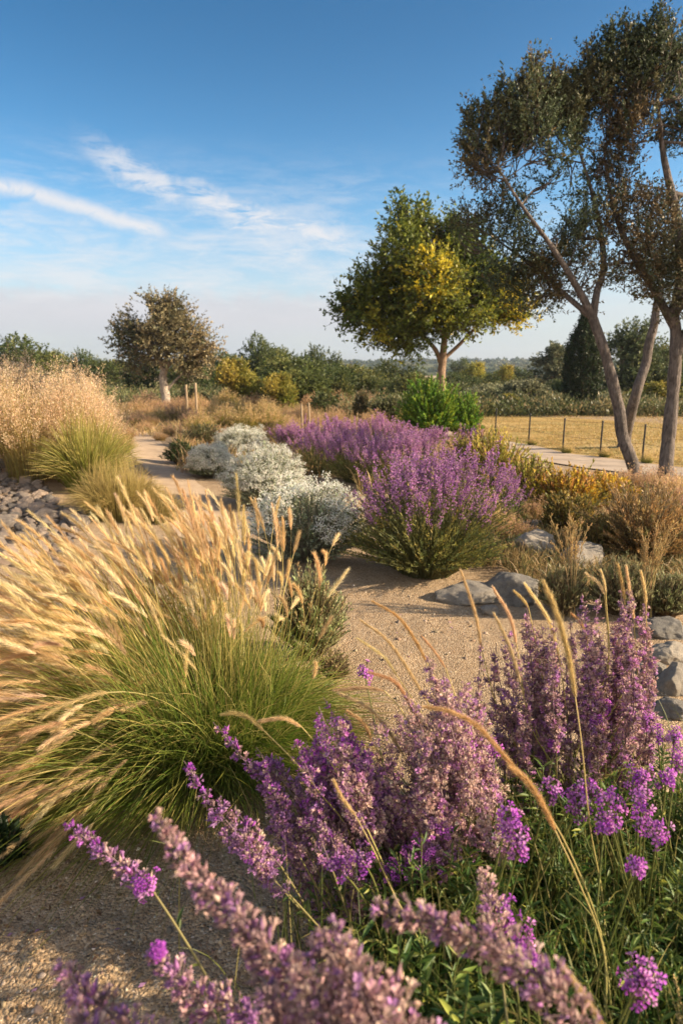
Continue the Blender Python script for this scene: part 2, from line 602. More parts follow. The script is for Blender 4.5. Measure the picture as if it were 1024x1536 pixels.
def _bark(lo, hi):
    def f(t, P):
        mp = t.n('ShaderNodeMapping')
        mp.inputs['Scale'].default_value = (1, 1, 0.22)
        t.link(P, mp.inputs[0])
        a = t.noise(mp.outputs[0], 42.0, 5, 0.65, 0.6)
        b = t.noise(P, 5.0, 5, 0.6)
        c = t.ramp(a, [(0.32, lo), (0.62, hi)])
        c = t.mix(t.smooth(b, 0.45, 0.7, 0, 0.5), c, tuple(x * 0.6 for x in lo))
        return c, t.math('ADD', a, t.math('MULTIPLY', t.noise(P, 9.0, 4, 0.6), 0.8)), 1.0, 0.03
    return f


def _post(t, P):
    mp = t.n('ShaderNodeMapping')
    mp.inputs['Scale'].default_value = (1, 1, 0.1)
    t.link(P, mp.inputs[0])
    a = t.noise(mp.outputs[0], 60.0, 4, 0.6)
    return t.ramp(a, [(0.3, (0.20, 0.14, 0.085)), (0.7, (0.38, 0.29, 0.19))]), a, 0.5, 0.005


M_GROUND = solid_mat("decomposed granite", _ground, 0.95, 0.15)
M_PATH = solid_mat("compacted sand", _path, 0.95, 0.15)
M_PAVING = solid_mat("pale concrete", _paving, 0.85, 0.25)
M_LAWN = solid_mat("dry turf", _lawn, 0.95, 0.1)
M_HILL = solid_mat("scrub hillside", _hill, 1.0, 0.0)
M_ROCK = solid_mat("grey granite", _rock((0.13, 0.122, 0.112), (0.27, 0.25, 0.222), (0.34, 0.275, 0.20), 1.0), 0.85, 0.3)
M_COBBLE = solid_mat("cobble", _rock((0.085, 0.077, 0.073), (0.20, 0.175, 0.155), (0.32, 0.22, 0.155), 1.0), 0.8, 0.3)
M_BARK_GREY = solid_mat("grey bark", _bark((0.060, 0.050, 0.044), (0.20, 0.165, 0.145)), 0.9, 0.2)
M_BARK_BROWN = solid_mat("brown bark", _bark((0.13, 0.085, 0.055), (0.32, 0.22, 0.15)), 0.9, 0.2)
M_BARK_PALE = solid_mat("pale bark", _bark((0.22, 0.17, 0.13), (0.50, 0.42, 0.34)), 0.9, 0.2)
M_POST = solid_mat("weathered wood", _post, 0.9, 0.2)
M_METAL = solid_mat("black painted metal", lambda t, P: ((0.012, 0.012, 0.013), None, 0, 0), 0.5, 0.4)


def _grit(t, P):
    at_ = t.n('ShaderNodeAttribute', attribute_name='Col')
    return at_.outputs['Color'], t.noise(P, 400.0, 2, 0.6), 0.4, 0.002


M_GRIT = solid_mat("grit", _grit, 0.9, 0.25)


# ------------------------------------------------------------------ the setting
def axis(lo, hi, fine_lo, fine_hi, step, grow=1.09):
    a = list(np.arange(fine_lo, fine_hi, step))
    s, x = step, a[-1]
    while x < hi:
        s *= grow; x += s; a.append(x)
    s, x, pre = step, a[0], []
    while x > lo:
        s *= grow; x -= s; pre.append(x)
    return np.array(pre[::-1] + a)


def grid_mesh(X, Y, Z):
    ny, nx = X.shape
    idx = np.arange(nx * ny).reshape(ny, nx)
    f = np.stack([idx[:-1, :-1], idx[:-1, 1:], idx[1:, 1:], idx[1:, :-1]], -1).reshape(-1, 4)
    return np.stack([X, Y, Z], -1).reshape(-1, 3), f


xs, ys = axis(-2500, 2500, -2.2, 1.8, 0.022), axis(-60, 3500, 0.5, 5.0, 0.022)
gx, gy = np.meshgrid(xs, ys)


def relief(X, Y):
    q_ = np.stack([X, Y, 0 * X], -1)
    nr = np.clip(1 - (Y - 4) / 3, 0, 1) * np.clip(1 - (np.abs(X) - 2.2) / 2, 0, 1)
    clod = np.clip((2.6 - Y) / 1.0, 0.12, 1)
    return nr * ((fbm(q_, 4.0, 3) - 0.5) * 0.03 + clod * (np.maximum(fbm(q_ + 40, 13.0, 4) - 0.5, 0) * 0.10 + (fbm(q_, 30, 2) - 0.5) * 0.016))


v, f = grid_mesh(gx, gy, height(gx, gy) + relief(gx, gy))
mb = MB(); mb.add(v, f, (0.33, 0.24, 0.15))
kind(mb.build("ground", M_GROUND), 'structure')


def sheet(name, left, right, mat, dz, n=60, m=12, wob=0.0):
    """a strip laid over the ground between two edge lines"""
    Lp, Rp = path_smooth(left, n), path_smooth(right, n)
    if wob:
        Lp = Lp + A(1, 1, 0) * wob * (vnoise(Lp, 2.3)[:, None] - 0.5)
        Rp = Rp + A(1, 1, 0) * wob * (vnoise(Rp + 9, 2.3)[:, None] - 0.5)
    t = np.linspace(0, 1, m)[None, :, None]
    g = Lp[:, None, :] * (1 - t) + Rp[:, None, :] * t
    v_, f_ = grid_mesh(g[..., 0], g[..., 1], height(g[..., 0], g[..., 1]) + dz)
    b_ = MB(); b_.add(v_, f_, (0.4, 0.3, 0.2))
    return kind(b_.build(name, mat), 'structure')


# sandy path winding from the near gravel round the silver shrubs and past the left tree
sheet("path", [at(255, 800), at(240, 745), at(214, 700), at(196, 668), at(205, 646), at(216, 634)],
      [at(420, 860), at(345, 775), at(285, 715), at(248, 678), at(240, 648), at(238, 634)], M_PATH, 0.006, wob=0.12)
# the pale paved walk in front of the fence
pv_near = [at(640, 650), at(700, 663), at(770, 684), at(850, 699), at(940, 711), at(1060, 726), at(1250, 752)]
pv_far = [at(640, 644), at(715, 655), at(792, 668), at(845, 680), at(900, 687), at(1024, 703), at(1250, 735)]
sheet("paved_walk", pv_near, pv_far, M_PAVING, 0.018, 80, 10)
# dry mown lawn beyond it
sheet("lawn", [q + A(0, 0.05, 0) for q in pv_far], [at(640, 622), at(720, 625), at(800, 626), at(880, 629), at(960, 634), at(1040, 638), at(1250, 648)], M_LAWN, 0.014, 80, 40)

# far ridge
mb = MB()
hx = np.linspace(-1600, 1600, 160); hy = np.linspace(380, 1500, 40)
HX, HY = np.meshgrid(hx, hy)
u = (HY - 380) / 1120
prof = np.sin(np.clip(u * 1.6, 0, 1) * math.pi / 2)
HZ = prof * (11 + 16 * fbm(np.stack([HX, HY, 0 * HX], -1), 0.004, 4)) * (0.75 + 0.25 * np.clip((HX + 100) / 300, 0, 1)) - 0.5
v, f = grid_mesh(HX, HY, HZ)
mb.add(v, f, (0.1, 0.1, 0.05))
kind(mb.build("hills", M_HILL), 'structure')

# woodland that covers the ridge: reads as one mass
rs = RS(5)
mb = MB()
n = 2600
wx, wy = rs.uniform(-500, 620, n), 385 + 500 * rs.uniform(0, 1, n) ** 1.6
wu = (wy - 380) / 1120
wz = np.sin(np.clip(wu * 1.6, 0, 1) * math.pi / 2) * (11 + 16 * fbm(np.stack([wx, wy, 0 * wx], -1), 0.004, 4)) * (0.75 + 0.25 * np.clip((wx + 100) / 300, 0, 1)) - 0.5
rad = rs.uniform(1.2, 3.2, n)
k = 46
d = unit(rs.randn(n, k, 3)); d[..., 2] = np.abs(d[..., 2])
pos = np.stack([wx, wy, wz], -1)[:, None] + d * (rad[:, None, None] * rs.uniform(0.6, 1.05, (n, k, 1))) * A(1, 1, 1.1)
cc = np.repeat(pick(rs, [(0.05, 0.07, 0.03), (0.07, 0.09, 0.035), (0.12, 0.11, 0.04)], n)[:, None], k, 1).reshape(-1, 3)
scatter(mb, LEAF[0], LEAF[1], pos.reshape(-1, 3), unit(rs.randn(n * k, 3)), d.reshape(-1, 3) + 0.4 * rs.randn(n * k, 3), np.repeat(rad * 0.75, k), cc)
kind(mb.build("far_woodland", M_TREELEAF), 'stuff')

# loose grit on the sandy ground near the camera
rs = RS(6)
mb = MB()
n = 60000
yy = 0.9 + 4.2 * rs.uniform(0, 1, n) ** 1.5
xx = rs.uniform(-1, 1, n) * (0.35 + 0.55 * yy)
keep = vnoise(np.stack([xx, yy, 0 * xx], -1), 3.0) * 0.7 + 0.5 * rs.uniform(0, 1, n) > 0.42
xx, yy = xx[keep], yy[keep]
n = len(xx)
pos = np.stack([xx, yy, height(xx, yy) + relief(xx, yy)], -1)
sz = 0.0025 + 0.0042 * rs.gamma(1.3, 1.0, n)
sz = np.minimum(sz, 0.024)
pos[:, 2] -= sz * 0.2
scatter(mb, BUD[0] * A(1.3, 0.9, 1.3) - A(0, 0.45, 0), BUD[1], pos, unit(rs.randn(n, 3)), rs.randn(n, 3), sz[:, None] * rs.uniform(0.7, 1.3, (n, 3)),
        pick(rs, [(0.34, 0.23, 0.13), (0.48, 0.36, 0.22), (0.22, 0.145, 0.085), (0.66, 0.56, 0.43), (0.15, 0.105, 0.075)], n, (5, 4, 3, 1.6, 1)))
kind(mb.build("gravel", M_GRIT, smooth=False), 'stuff')

# fallen bits: dead leaf scraps, petals and broken straws
rs = RS(7)
mb = MB()
n = 5200
yy = 0.95 + 3.9 * rs.uniform(0, 1, n) ** 1.3
xx = rs.uniform(-1, 1, n) * (0.35 + 0.5 * yy)
keep = vnoise(np.stack([xx, yy, 0 * xx], -1), 2.2) + 0.4 * rs.uniform(0, 1, n) > 0.72
xx, yy = xx[keep], yy[keep]; n = len(xx)
pos = np.stack([xx, yy, height(xx, yy) + relief(xx, yy) + 0.004], -1)
a_ = rs.uniform(0, 6.28, n)
Yd = np.stack([np.cos(a_), np.sin(a_), 0.2 * rs.randn(n)], -1)
straw = rs.uniform(0, 1, n) < 0.4
scatter(mb, LEAF[0], LEAF[1], pos, Yd, A(0, 0, 1) + 0.35 * rs.randn(n, 3), np.where(straw[:, None], A(0.0025, 0.05, 0.02), A(0.008, 0.018, 0.014)) * rs.uniform(0.5, 1.3, (n, 1)),
        np.where(straw[:, None], pick(rs, [(0.50, 0.37, 0.19), (0.36, 0.25, 0.12)], n), pick(rs, [(0.20, 0.12, 0.06), (0.30, 0.19, 0.09), (0.40, 0.22, 0.36), (0.13, 0.09, 0.05)], n, (3, 3, 1.2, 2))))
kind(mb.build("leaf_litter", M_LEAF, smooth=False), 'stuff')

# larger pebbles strewn over the same sand
rs = RS(8)
mb = MB()
n = 700
yy = 1.0 + 4.2 * rs.uniform(0, 1, n) ** 1.2
xx = rs.uniform(-1, 1, n) * (0.35 + 0.55 * yy)
keep = vnoise(np.stack([xx, yy, 0 * xx], -1), 1.7) + 0.35 * rs.uniform(0, 1, n) > 0.66
xx, yy = xx[keep], yy[keep]; n = len(xx)
sz = np.minimum(0.006 + 0.004 * rs.gamma(1.2, 1.0, n), 0.017)
pos = np.stack([xx, yy, height(xx, yy) + relief(xx, yy) + sz * 0.05], -1)
th_, ph_ = np.meshgrid(np.linspace(0, math.pi, 6)[1:-1], np.arange(8) / 8 * 2 * math.pi, indexing='ij')
pv_ = np.concatenate([A([0, 0, 1], [0, 0, -1]), np.stack([np.sin(th_) * np.cos(ph_), np.sin(th_) * np.sin(ph_), np.cos(th_)], -1).reshape(-1, 3)]) * A(1, 0.75, 0.55)
pv_ = pv_ * (1 + 0.4 * (vnoise(pv_ * 1.6, 1.0) - 0.5))[:, None]
i_ = np.arange(8); j_ = (i_ + 1) % 8
pf_ = (np.concatenate([np.stack([2 + r_ * 8 + i_, 2 + (r_ + 1) * 8 + i_, 2 + (r_ + 1) * 8 + j_, 2 + r_ * 8 + j_], -1) for r_ in range(3)]),
       np.stack([0 * i_, 2 + i_, 2 + j_], -1), np.stack([0 * i_ + 1, 2 + 24 + j_, 2 + 24 + i_], -1))
a_ = rs.uniform(0, 6.28, n)
scatter(mb, pv_, pf_, pos, np.stack([np.cos(a_), np.sin(a_), 0.15 * rs.randn(n)], -1), A(0, 0, 1) + 0.2 * rs.randn(n, 3), sz[:, None] * rs.uniform(0.75, 1.3, (n, 3)),
        pick(rs, [(0.26, 0.20, 0.13), (0.34, 0.27, 0.19), (0.19, 0.15, 0.11), (0.31, 0.21, 0.13)], n))
kind(mb.build("pebbles", M_GRIT), 'stuff')

# short worn turf on the lawn
mb = MB()
n = 30000
yy = rs.uniform(9.5, 24.5, n); xx = rs.uniform(0.13, 0.62, n) * yy
fx = np.interp(yy, [q[1] for q in pv_far[::-1]], [q[0] for q in pv_far[::-1]])
ok = (xx > fx + 0.12) & (vnoise(np.stack([xx, yy, 0 * xx], -1), 0.8) + 0.5 * rs.uniform(0, 1, n) > 0.62)
xx, yy = xx[ok], yy[ok]; n = len(xx)
b_ = np.stack([xx, yy, height(xx, yy) + 0.01], -1)
hh = rs.uniform(0.015, 0.05, n) + 0.10 * (rs.uniform(0, 1, n) < 0.02)
e = b_ + np.stack([0.03 * rs.randn(n), 0.03 * rs.randn(n), hh], -1)
ribbons(mb, bez(b_, b_ * .6 + e * .4 + A(0, 0, 0.01), e, 3), np.array([1, 0.8, 0.2]) * 0.012, pick(rs, [(0.42, 0.28, 0.10), (0.55, 0.39, 0.17), (0.26, 0.21, 0.07), (0.34, 0.22, 0.08)], n), rs=rs)
kind(mb.build("lawn_grass", M_GRASS), 'stuff')


# ------------------------------------------------------------------ trees
def blob_points(rs, c, r, n, shell=0.55, gap=0.38, gfreq=1.6):
    """points in an ellipsoid, denser towards its skin, with gaps"""
    d = unit(rs.randn(n * 2, 3))
    q = d * (shell + (1 - shell) * rs.uniform(0, 1, (n * 2, 1)) ** 0.5) * np.where(rs.uniform(0, 1, (n * 2, 1)) < 0.75, 1, rs.uniform(0.2, 0.9, (n * 2, 1)))
    p_ = c + q * r
    p_ = p_ + 0.22 * np.mean(r) * (np.stack([vnoise(p_ + 7 * k_, 2.0 / max(np.mean(r), 0.2)) for k_ in range(3)], -1) - 0.5)
    ok = vnoise(p_ + 3.1, gfreq) > gap
    return p_[ok][:n], d[ok][:n]


def sprays(mb, rs, p_, d, L, nleaf, lw, ll, cols, w, up=0.4, out=0.7, twig_col=(0.10, 0.075, 0.05), clump=0.0, tw_w=0.012, side=0.0, sx0=0.0):
    """twigs that start at points p_ and carry leaves"""
    n = len(p_)
    dirv = unit(d * out + A(0, 0, up) + 0.45 * rs.randn(n, 3))
    Lv = L * rs.uniform(0.6, 1.3, (n, 1))
    C = bez(p_ - dirv * Lv * 0.3, p_ + dirv * Lv * 0.3 + 0.1 * L * rs.randn(n, 3), p_ + dirv * Lv, 4)
    ribbons(mb, C, np.array([1, 0.8, 0.6, 0.3]) * tw_w * (L / 0.3) ** 0.5, twig_col, rs=rs)
    pos, T, kk, t = along(rs, C, n * nleaf, 0.05, 1.0)
    Y = unit(T * 0.6 + rand_perp(rs, T) * rs.uniform(0.4, 1.1, (len(T), 1)) + A(0, 0, 0.1))
    Z = unit(rs.randn(len(T), 3) + A(0, 0, 0.7))
    sz = rs.uniform(0.65, 1.25, len(T))
    # colour varies by leaf and by whole twig, as patches of older and younger leaves, plus a painted sunlit side
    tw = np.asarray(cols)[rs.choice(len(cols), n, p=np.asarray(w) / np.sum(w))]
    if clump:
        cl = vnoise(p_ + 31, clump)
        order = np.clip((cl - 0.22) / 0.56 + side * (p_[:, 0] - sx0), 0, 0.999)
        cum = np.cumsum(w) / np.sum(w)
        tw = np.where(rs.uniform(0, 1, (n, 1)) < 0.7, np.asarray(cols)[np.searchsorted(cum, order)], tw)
    cc = np.clip(tw[kk] * (1 + 0.2 * rs.randn(len(kk), 1)), 0.004, 0.9)
    scatter(mb, LEAF[0], LEAF[1], pos, Y, Z, np.stack([sz * lw, sz * ll, sz * ll], -1), cc)


def make_tree(name, label, cat, trunk, lobes, bark, leafp, seed, group=None, limbs=(), sides=12, nbr=16, origin=None, extra=None):
    """trunk: list of (point, radius); lobes: (centre, radii, points, fork index) ; leafp: dict for sprays"""
    rs = RS(seed)
    base = np.asarray(trunk[0][0])
    root = thing(name, label, cat, base, group=group)
    wood = MB()

    def limb(pts, radii, s=14, k=sides, wood=wood):
        C = path_smooth(pts, s)
        rr = np.interp(np.linspace(0, 1, s), np.linspace(0, 1, len(radii)), radii)
        C = C + (np.stack([vnoise(C * 3 + 11 * i, 1.0) for i in range(3)], -1) - 0.5) * rr[:, None] * 0.5
        tubes(wood, C[None], (rr * (1 + 0.16 * (vnoise(C * 9, 1.0) - 0.5)))[None], (0.2, 0.17, 0.14), k)
        return C

    tp = [t_[0] for t_ in trunk]; tr_ = [t_[1] for t_ in trunk]
    C0 = limb(tp, tr_, 28)
    tubes(wood, np.array([[tp[0] - A(0, 0, 0.25), tp[0] + A(0, 0, 0.02), tp[0] + (C0[3] - tp[0])]]), np.array([[tr_[0] * 1.9, tr_[0] * 1.35, tr_[0] * 0.9]]), (0.2, 0.17, 0.14), sides)
    curves, rads = [C0], [np.interp(np.linspace(0, 1, 28), np.linspace(0, 1, len(tr_)), tr_)]
    limb_mbs = []
    for pts, radii in limbs:
        limb_mbs.append(MB()); curves.append(limb(pts, radii, wood=limb_mbs[-1])); rads.append(np.interp(np.linspace(0, 1, 14), np.linspace(0, 1, len(radii)), radii))
    leaves = MB()
    allc = np.concatenate([c_[len(c_) // 3:] for c_ in curves]); allr = np.concatenate([c_[len(c_) // 3:] for c_ in rads])
    for c_, r_, n_ in lobes:
        c_, r_ = np.asarray(c_, float), np.asarray(r_, float)
        if np.ndim(r_) == 0:
            r_ = np.full(3, float(r_))
        # a branch from the nearest wood below the clump to its middle
        dd = np.linalg.norm(allc - c_, axis=1) + 1.2 * np.maximum(allc[:, 2] - c_[2], 0)
        s_ = allc[np.argmin(dd)]; r0 = min(0.05, allr[np.argmin(dd)] * 0.7)
        mid = s_ * 0.5 + c_ * 0.5 + A(0, 0, -0.05 * np.linalg.norm(c_ - s_)) + 0.08 * rs.randn(3)
        br = limb([s_, mid, c_], [r0, r0 * 0.55, max(0.006, r0 * 0.25)], 8, 6)
        thin = r_[0] < 0.13 and r_[2] > 2 * r_[0]      # an upright shoot
        p_, d = blob_points(rs, c_, r_, n_ * 2 if thin else n_, gap=0.15 if thin else leafp.get('gap', 0.36), gfreq=leafp.get('gfreq', 1.6))
        sel = p_[rs.choice(len(p_), min(nbr, len(p_)), replace=False)]
        st = br[rs.randint(2, len(br), len(sel))]
        B = bez(st, st * 0.45 + sel * 0.55 + A(0, 0, -0.05) + 0.05 * rs.randn(*sel.shape), sel, 6)
        tubes(wood, B, np.linspace(0.009, 0.003, 6)[None] * leafp.get('bscale', 1.0), (0.18, 0.15, 0.12), 4)
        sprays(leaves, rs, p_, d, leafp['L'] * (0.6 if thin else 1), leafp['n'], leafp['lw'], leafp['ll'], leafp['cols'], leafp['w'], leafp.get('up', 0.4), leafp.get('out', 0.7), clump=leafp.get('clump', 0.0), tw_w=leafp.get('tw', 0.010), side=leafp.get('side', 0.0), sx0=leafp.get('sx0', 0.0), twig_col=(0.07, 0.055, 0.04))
    tr = wood.build("trunk", bark, root, origin=base)
    for m_ in limb_mbs:
        m_.build("limb", bark, tr, origin=base)
    leaves.build("crown", M_TREELEAF, root, smooth=False, origin=base)
    return root


FIT = (0, 0, 1, 0, 0)           # shrinks and shifts a crown so that its twigs end where the photo's do


def pl(px, py, d, rpx, n, dz=0.0, asp=(1, 1, 1)):
    """a leaf clump: where the photo shows it, at a forward distance"""
    cx, cy, k, dx, dy = FIT
    px, py, rpx = cx + (px - cx) * k + dx, cy + (py - cy) * k + dy, rpx * k
    r = rpx / F * d
    return (P3(px, py, d + dz), A(r * asp[0], r * asp[1], r * asp[2]), n)


# two tall trees on the right, their feet in the golden shrubs
DARK = dict(L=0.30, n=16, lw=0.020, ll=0.043, tw=0.0035, cols=[(0.066, 0.088, 0.045), (0.092, 0.115, 0.056), (0.115, 0.11, 0.052), (0.16, 0.12, 0.058)], w=[4, 4, 2.2, 1.0],
            up=0.75, out=0.55, gap=0.46, gfreq=2.3, clump=1.1)
d = 9.0
b = at(957, 727)
tA = [(b, 0.088), (P3(938, 665, d), 0.075), (P3(921, 585, d), 0.071), (P3(905, 525, d), 0.066), (P3(889, 478, d), 0.058)]
limbA = [([P3(889, 478, d), P3(870, 440, d - .05), P3(830, 375, d - .2), P3(790, 320, d - .3), P3(745, 250, d - .3)], [0.05, 0.04, 0.028, 0.019, 0.010]),
         ([P3(889, 478, d), P3(893, 440, d), P3(905, 390, d + .2), P3(890, 300, d + .3), P3(860, 200, d + .3)], [0.048, 0.04, 0.032, 0.02, 0.010]),
         ([P3(889, 478, d), P3(850, 445, d + .1), P3(800, 400, d + .3), P3(745, 360, d + .4)], [0.04, 0.032, 0.022, 0.010])]
FIT = (790, 270, 0.95, 10, 18)
lobesA = [pl(792, 150, d, 30, 90, -.2, (.6, .8, 2.0)), pl(748, 195, d, 40, 115, .2, (.9, 1, 1.2)), pl(800, 205, d, 46, 159, -.1), pl(715, 220, d, 34, 73), pl(722, 252, d, 30, 54),
          pl(765, 245, d, 42, 218, .2), pl(825, 180, d, 32, 79, .1, (.6, 1, 1.7)), pl(850, 165, d, 24, 54, 0, (.6, 1, 1.9)), pl(845, 230, d, 46, 264, .3), pl(808, 262, d, 40, 125),
          pl(695, 318, d, 26, 48, .3), pl(728, 338, d, 44, 146, .4), pl(770, 350, d, 52, 183, .3), pl(690, 350, d, 26, 36, .5), pl(818, 345, d, 40, 150), pl(800, 395, d, 48, 159, .3), pl(845, 380, d, 38, 84), pl(760, 405, d, 40, 115, .4),
          *[pl(x_, y_ + 2, d, 12, 60, .1, (.8, .9, 4.2)) for x_, y_ in ((790, 108), (772, 146), (820, 128), (738, 148), (715, 172), (757, 150), (690, 186), (805, 150), (836, 140), (850, 132), (866, 150))],
          pl(850, 425, d, 34, 90, .2), pl(870, 330, d, 38, 138, .2), pl(785, 440, d, 30, 66, .3), pl(880, 400, d, 30, 54)]
make_tree("tall_tree", "tall open dark leaved tree whose grey trunk bends left before it forks", "tree", tA, lobesA, M_BARK_GREY, DARK, 11, limbs=limbA, nbr=8)

b = at(997, 727)
tB = [(b, 0.098), (P3(1004, 660, d), 0.085), (P3(1012, 580, d), 0.079), (P3(1014, 510, d), 0.075), (P3(1010, 470, d), 0.066)]
limbB = [([P3(1010, 490, d), P3(985, 440, d), P3(955, 395, d + .1), P3(925, 330, d + .2), P3(905, 240, d + .2)], [0.055, 0.048, 0.04, 0.026, 0.012]),
         ([P3(1010, 470, d), P3(1022, 430, d), P3(1018, 350, d), P3(995, 240, d), P3(985, 130, d)], [0.08, 0.065, 0.05, 0.032, 0.012]),
         ([P3(1016, 530, d), P3(1045, 470, d - .1), P3(1090, 390, d - .3), P3(1130, 300, d - .3)], [0.07, 0.06, 0.04, 0.015])]
FIT = (980, 250, 0.97, 6, 26)
lobesB = [pl(983, 85, d, 30, 87, 0, (.62, .9, 2.3)), pl(924, 120, d, 34, 102, .2, (.7, 1, 1.6)), pl(952, 105, d, 26, 68, .1, (.6, 1, 2.0)), pl(1012, 115, d, 30, 82, .1, (.7, 1, 1.7)), pl(890, 118, d, 20, 34, 0, (.7, .9, 1.3)),
          pl(930, 185, d, 46, 131, .2), pl(985, 180, d, 52, 160), pl(900, 165, d, 28, 62, .2), pl(1035, 190, d, 44, 112, .2), pl(925, 250, d, 42, 91, .3), pl(975, 255, d, 52, 146, .2), pl(1025, 265, d, 50, 136),
          *[pl(x_, y_ + 0, d, 12, 64, .1, (.8, .9, 4.4)) for x_, y_ in ((982, 32), (966, 58), (952, 62), (926, 58), (906, 70), (888, 88), (868, 98), (1010, 84), (996, 66), (940, 84))],
          pl(905, 300, d, 36, 73, .2), pl(950, 325, d, 48, 122, .3), pl(1000, 340, d, 52, 156, -.2), pl(1050, 330, d, 56, 146, -.3), pl(920, 370, d, 36, 73, .2), pl(965, 395, d, 38, 91), pl(1010, 410, d, 46, 116, -.3),
          pl(1060, 410, d, 50, 116, -.4), pl(1035, 110, d, 40, 82), pl(1085, 240, d, 60, 116, .2), pl(1100, 340, d, 60, 107), pl(1080, 140, d, 50, 73), pl(1115, 430, d, 50, 62, -.2), pl(890, 225, d, 26, 43, .3)]
DARKB = dict(DARK, w=[4, 4, 2.8, 1.5])
make_tree("tall_tree", "tall spired dark leaved tree with upright trunk near the edge of the photo", "tree", tB, lobesB, M_BARK_GREY, DARKB, 12, limbs=limbB, nbr=8)

d = 13.0
b = at(935, 672)
tC = [(b, 0.10), (P3(950, 600, d), 0.095), (P3(968, 540, d), 0.09), (P3(982, 470, d), 0.08), (P3(990, 430, d), 0.06)]
FIT = (0, 0, 1, 0, 0)
lobesC = [pl(1000, 395, d, 40, 160), pl(960, 410, d, 34, 120, .3), pl(1030, 430, d, 40, 140, .2), pl(990, 350, d, 46, 170, .5)]
make_tree("leaning_tree", "thin tree leaning right, seen between the two thick grey trunks", "tree", tC, lobesC, M_BARK_GREY, DARK, 13)

# the round yellow-green tree behind the green bush
d = 20.0
b = at(662, 636); b = A(b[0] * d / b[1], d, gz(b[0] * d / b[1], d))
tM = [(b, 0.155), (P3(662, 600, d), 0.135), (P3(661, 560, d), 0.122), (P3(664, 530, d), 0.11), (P3(666, 505, d), 0.085)]
limbM = [([P3(662, 548, d), P3(650, 522, d), P3(630, 500, d + .2), P3(600, 470, d + .4)], [0.075, 0.062, 0.048, 0.024]),
         ([P3(664, 540, d), P3(690, 515, d), P3(718, 488, d - .1), P3(755, 462, d - .2)], [0.058, 0.048, 0.04, 0.02]),
         ([P3(666, 510, d), P3(668, 460, d), P3(655, 400, d), P3(645, 340, d)], [0.085, 0.07, 0.046, 0.018])]
MID = dict(side=0.13, sx0=3.3, L=0.55, n=15, lw=0.058, ll=0.115, cols=[(0.085, 0.125, 0.026), (0.15, 0.185, 0.030), (0.32, 0.31, 0.036), (0.60, 0.50, 0.040)], w=[4.0, 4.6, 2.2, 0.55],  # side puts more yellow leaves on the right, painting in its sunlit flank
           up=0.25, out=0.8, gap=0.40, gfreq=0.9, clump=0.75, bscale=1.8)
FIT = (650, 430, 0.86, 0, 10)
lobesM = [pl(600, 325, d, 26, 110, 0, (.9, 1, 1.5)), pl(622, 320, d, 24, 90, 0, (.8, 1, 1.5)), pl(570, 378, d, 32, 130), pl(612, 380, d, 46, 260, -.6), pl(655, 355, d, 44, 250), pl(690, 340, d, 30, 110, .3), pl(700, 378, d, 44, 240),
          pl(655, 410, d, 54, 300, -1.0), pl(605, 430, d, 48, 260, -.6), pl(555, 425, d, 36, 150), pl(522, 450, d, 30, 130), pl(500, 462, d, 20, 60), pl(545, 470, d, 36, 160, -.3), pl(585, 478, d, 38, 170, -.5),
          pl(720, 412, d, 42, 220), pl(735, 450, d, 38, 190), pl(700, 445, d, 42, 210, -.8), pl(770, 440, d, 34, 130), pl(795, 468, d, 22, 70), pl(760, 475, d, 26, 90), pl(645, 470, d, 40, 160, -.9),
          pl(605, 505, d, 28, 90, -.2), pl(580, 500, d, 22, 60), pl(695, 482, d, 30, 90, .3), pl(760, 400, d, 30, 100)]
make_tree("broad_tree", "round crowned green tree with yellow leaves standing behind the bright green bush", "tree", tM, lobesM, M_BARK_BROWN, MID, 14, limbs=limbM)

# the brownish tree at the end of the path
d = 27.0
b0 = at(250, 616); b = A(b0[0] * d / b0[1], d, gz(b0[0] * d / b0[1], d))
tL = [(b, 0.20), (P3(249, 600, d), 0.18), (P3(245, 575, d), 0.165), (P3(246, 555, d), 0.14)]
limbL = [([P3(246, 556, d), P3(252, 545, d), P3(262, 541, d), P3(285, 540, d)], [0.12, 0.10, 0.075, 0.04]),
         ([P3(246, 558, d), P3(240, 540, d), P3(225, 510, d), P3(205, 485, d)], [0.11, 0.09, 0.07, 0.03]),
         ([P3(247, 552, d), P3(250, 520, d), P3(245, 480, d)], [0.10, 0.07, 0.03]),
         ([P3(247, 590, d), P3(262, 572, d), P3(276, 560, d)], [0.07, 0.05, 0.02])]
LEFT = dict(L=0.5, n=14, lw=0.055, ll=0.11, cols=[(0.13, 0.135, 0.066), (0.20, 0.17, 0.09), (0.28, 0.22, 0.115), (0.37, 0.28, 0.155)], w=[3, 3, 3, 2], up=0.2, out=0.8, gap=0.26, gfreq=0.9, clump=0.45, bscale=1.6)
FIT = (245, 520, 0.88, 2, 4)
lobesL = [pl(235, 465, d, 28, 150), pl(205, 475, d, 26, 120), pl(180, 490, d, 20, 80), pl(262, 462, d, 24, 110, .2), pl(240, 495, d, 34, 190, -.6), pl(205, 510, d, 28, 120, .2), pl(175, 515, d, 18, 60),
          pl(275, 490, d, 30, 150), pl(298, 500, d, 24, 100), pl(315, 515, d, 16, 50), pl(262, 520, d, 30, 130, -.4), pl(290, 530, d, 24, 100, .2), pl(310, 540, d, 18, 55), pl(225, 530, d, 22, 80, -.3), pl(195, 540, d, 18, 60), pl(285, 560, d, 20, 60, .4), pl(255, 448, d, 14, 40), pl(225, 447, d, 14, 40)]
make_tree("olive_tree", "rounded brownish grey tree with pale bark at the far end of the sandy path", "tree", tL, lobesL, M_BARK_PALE, LEFT, 15, limbs=limbL)

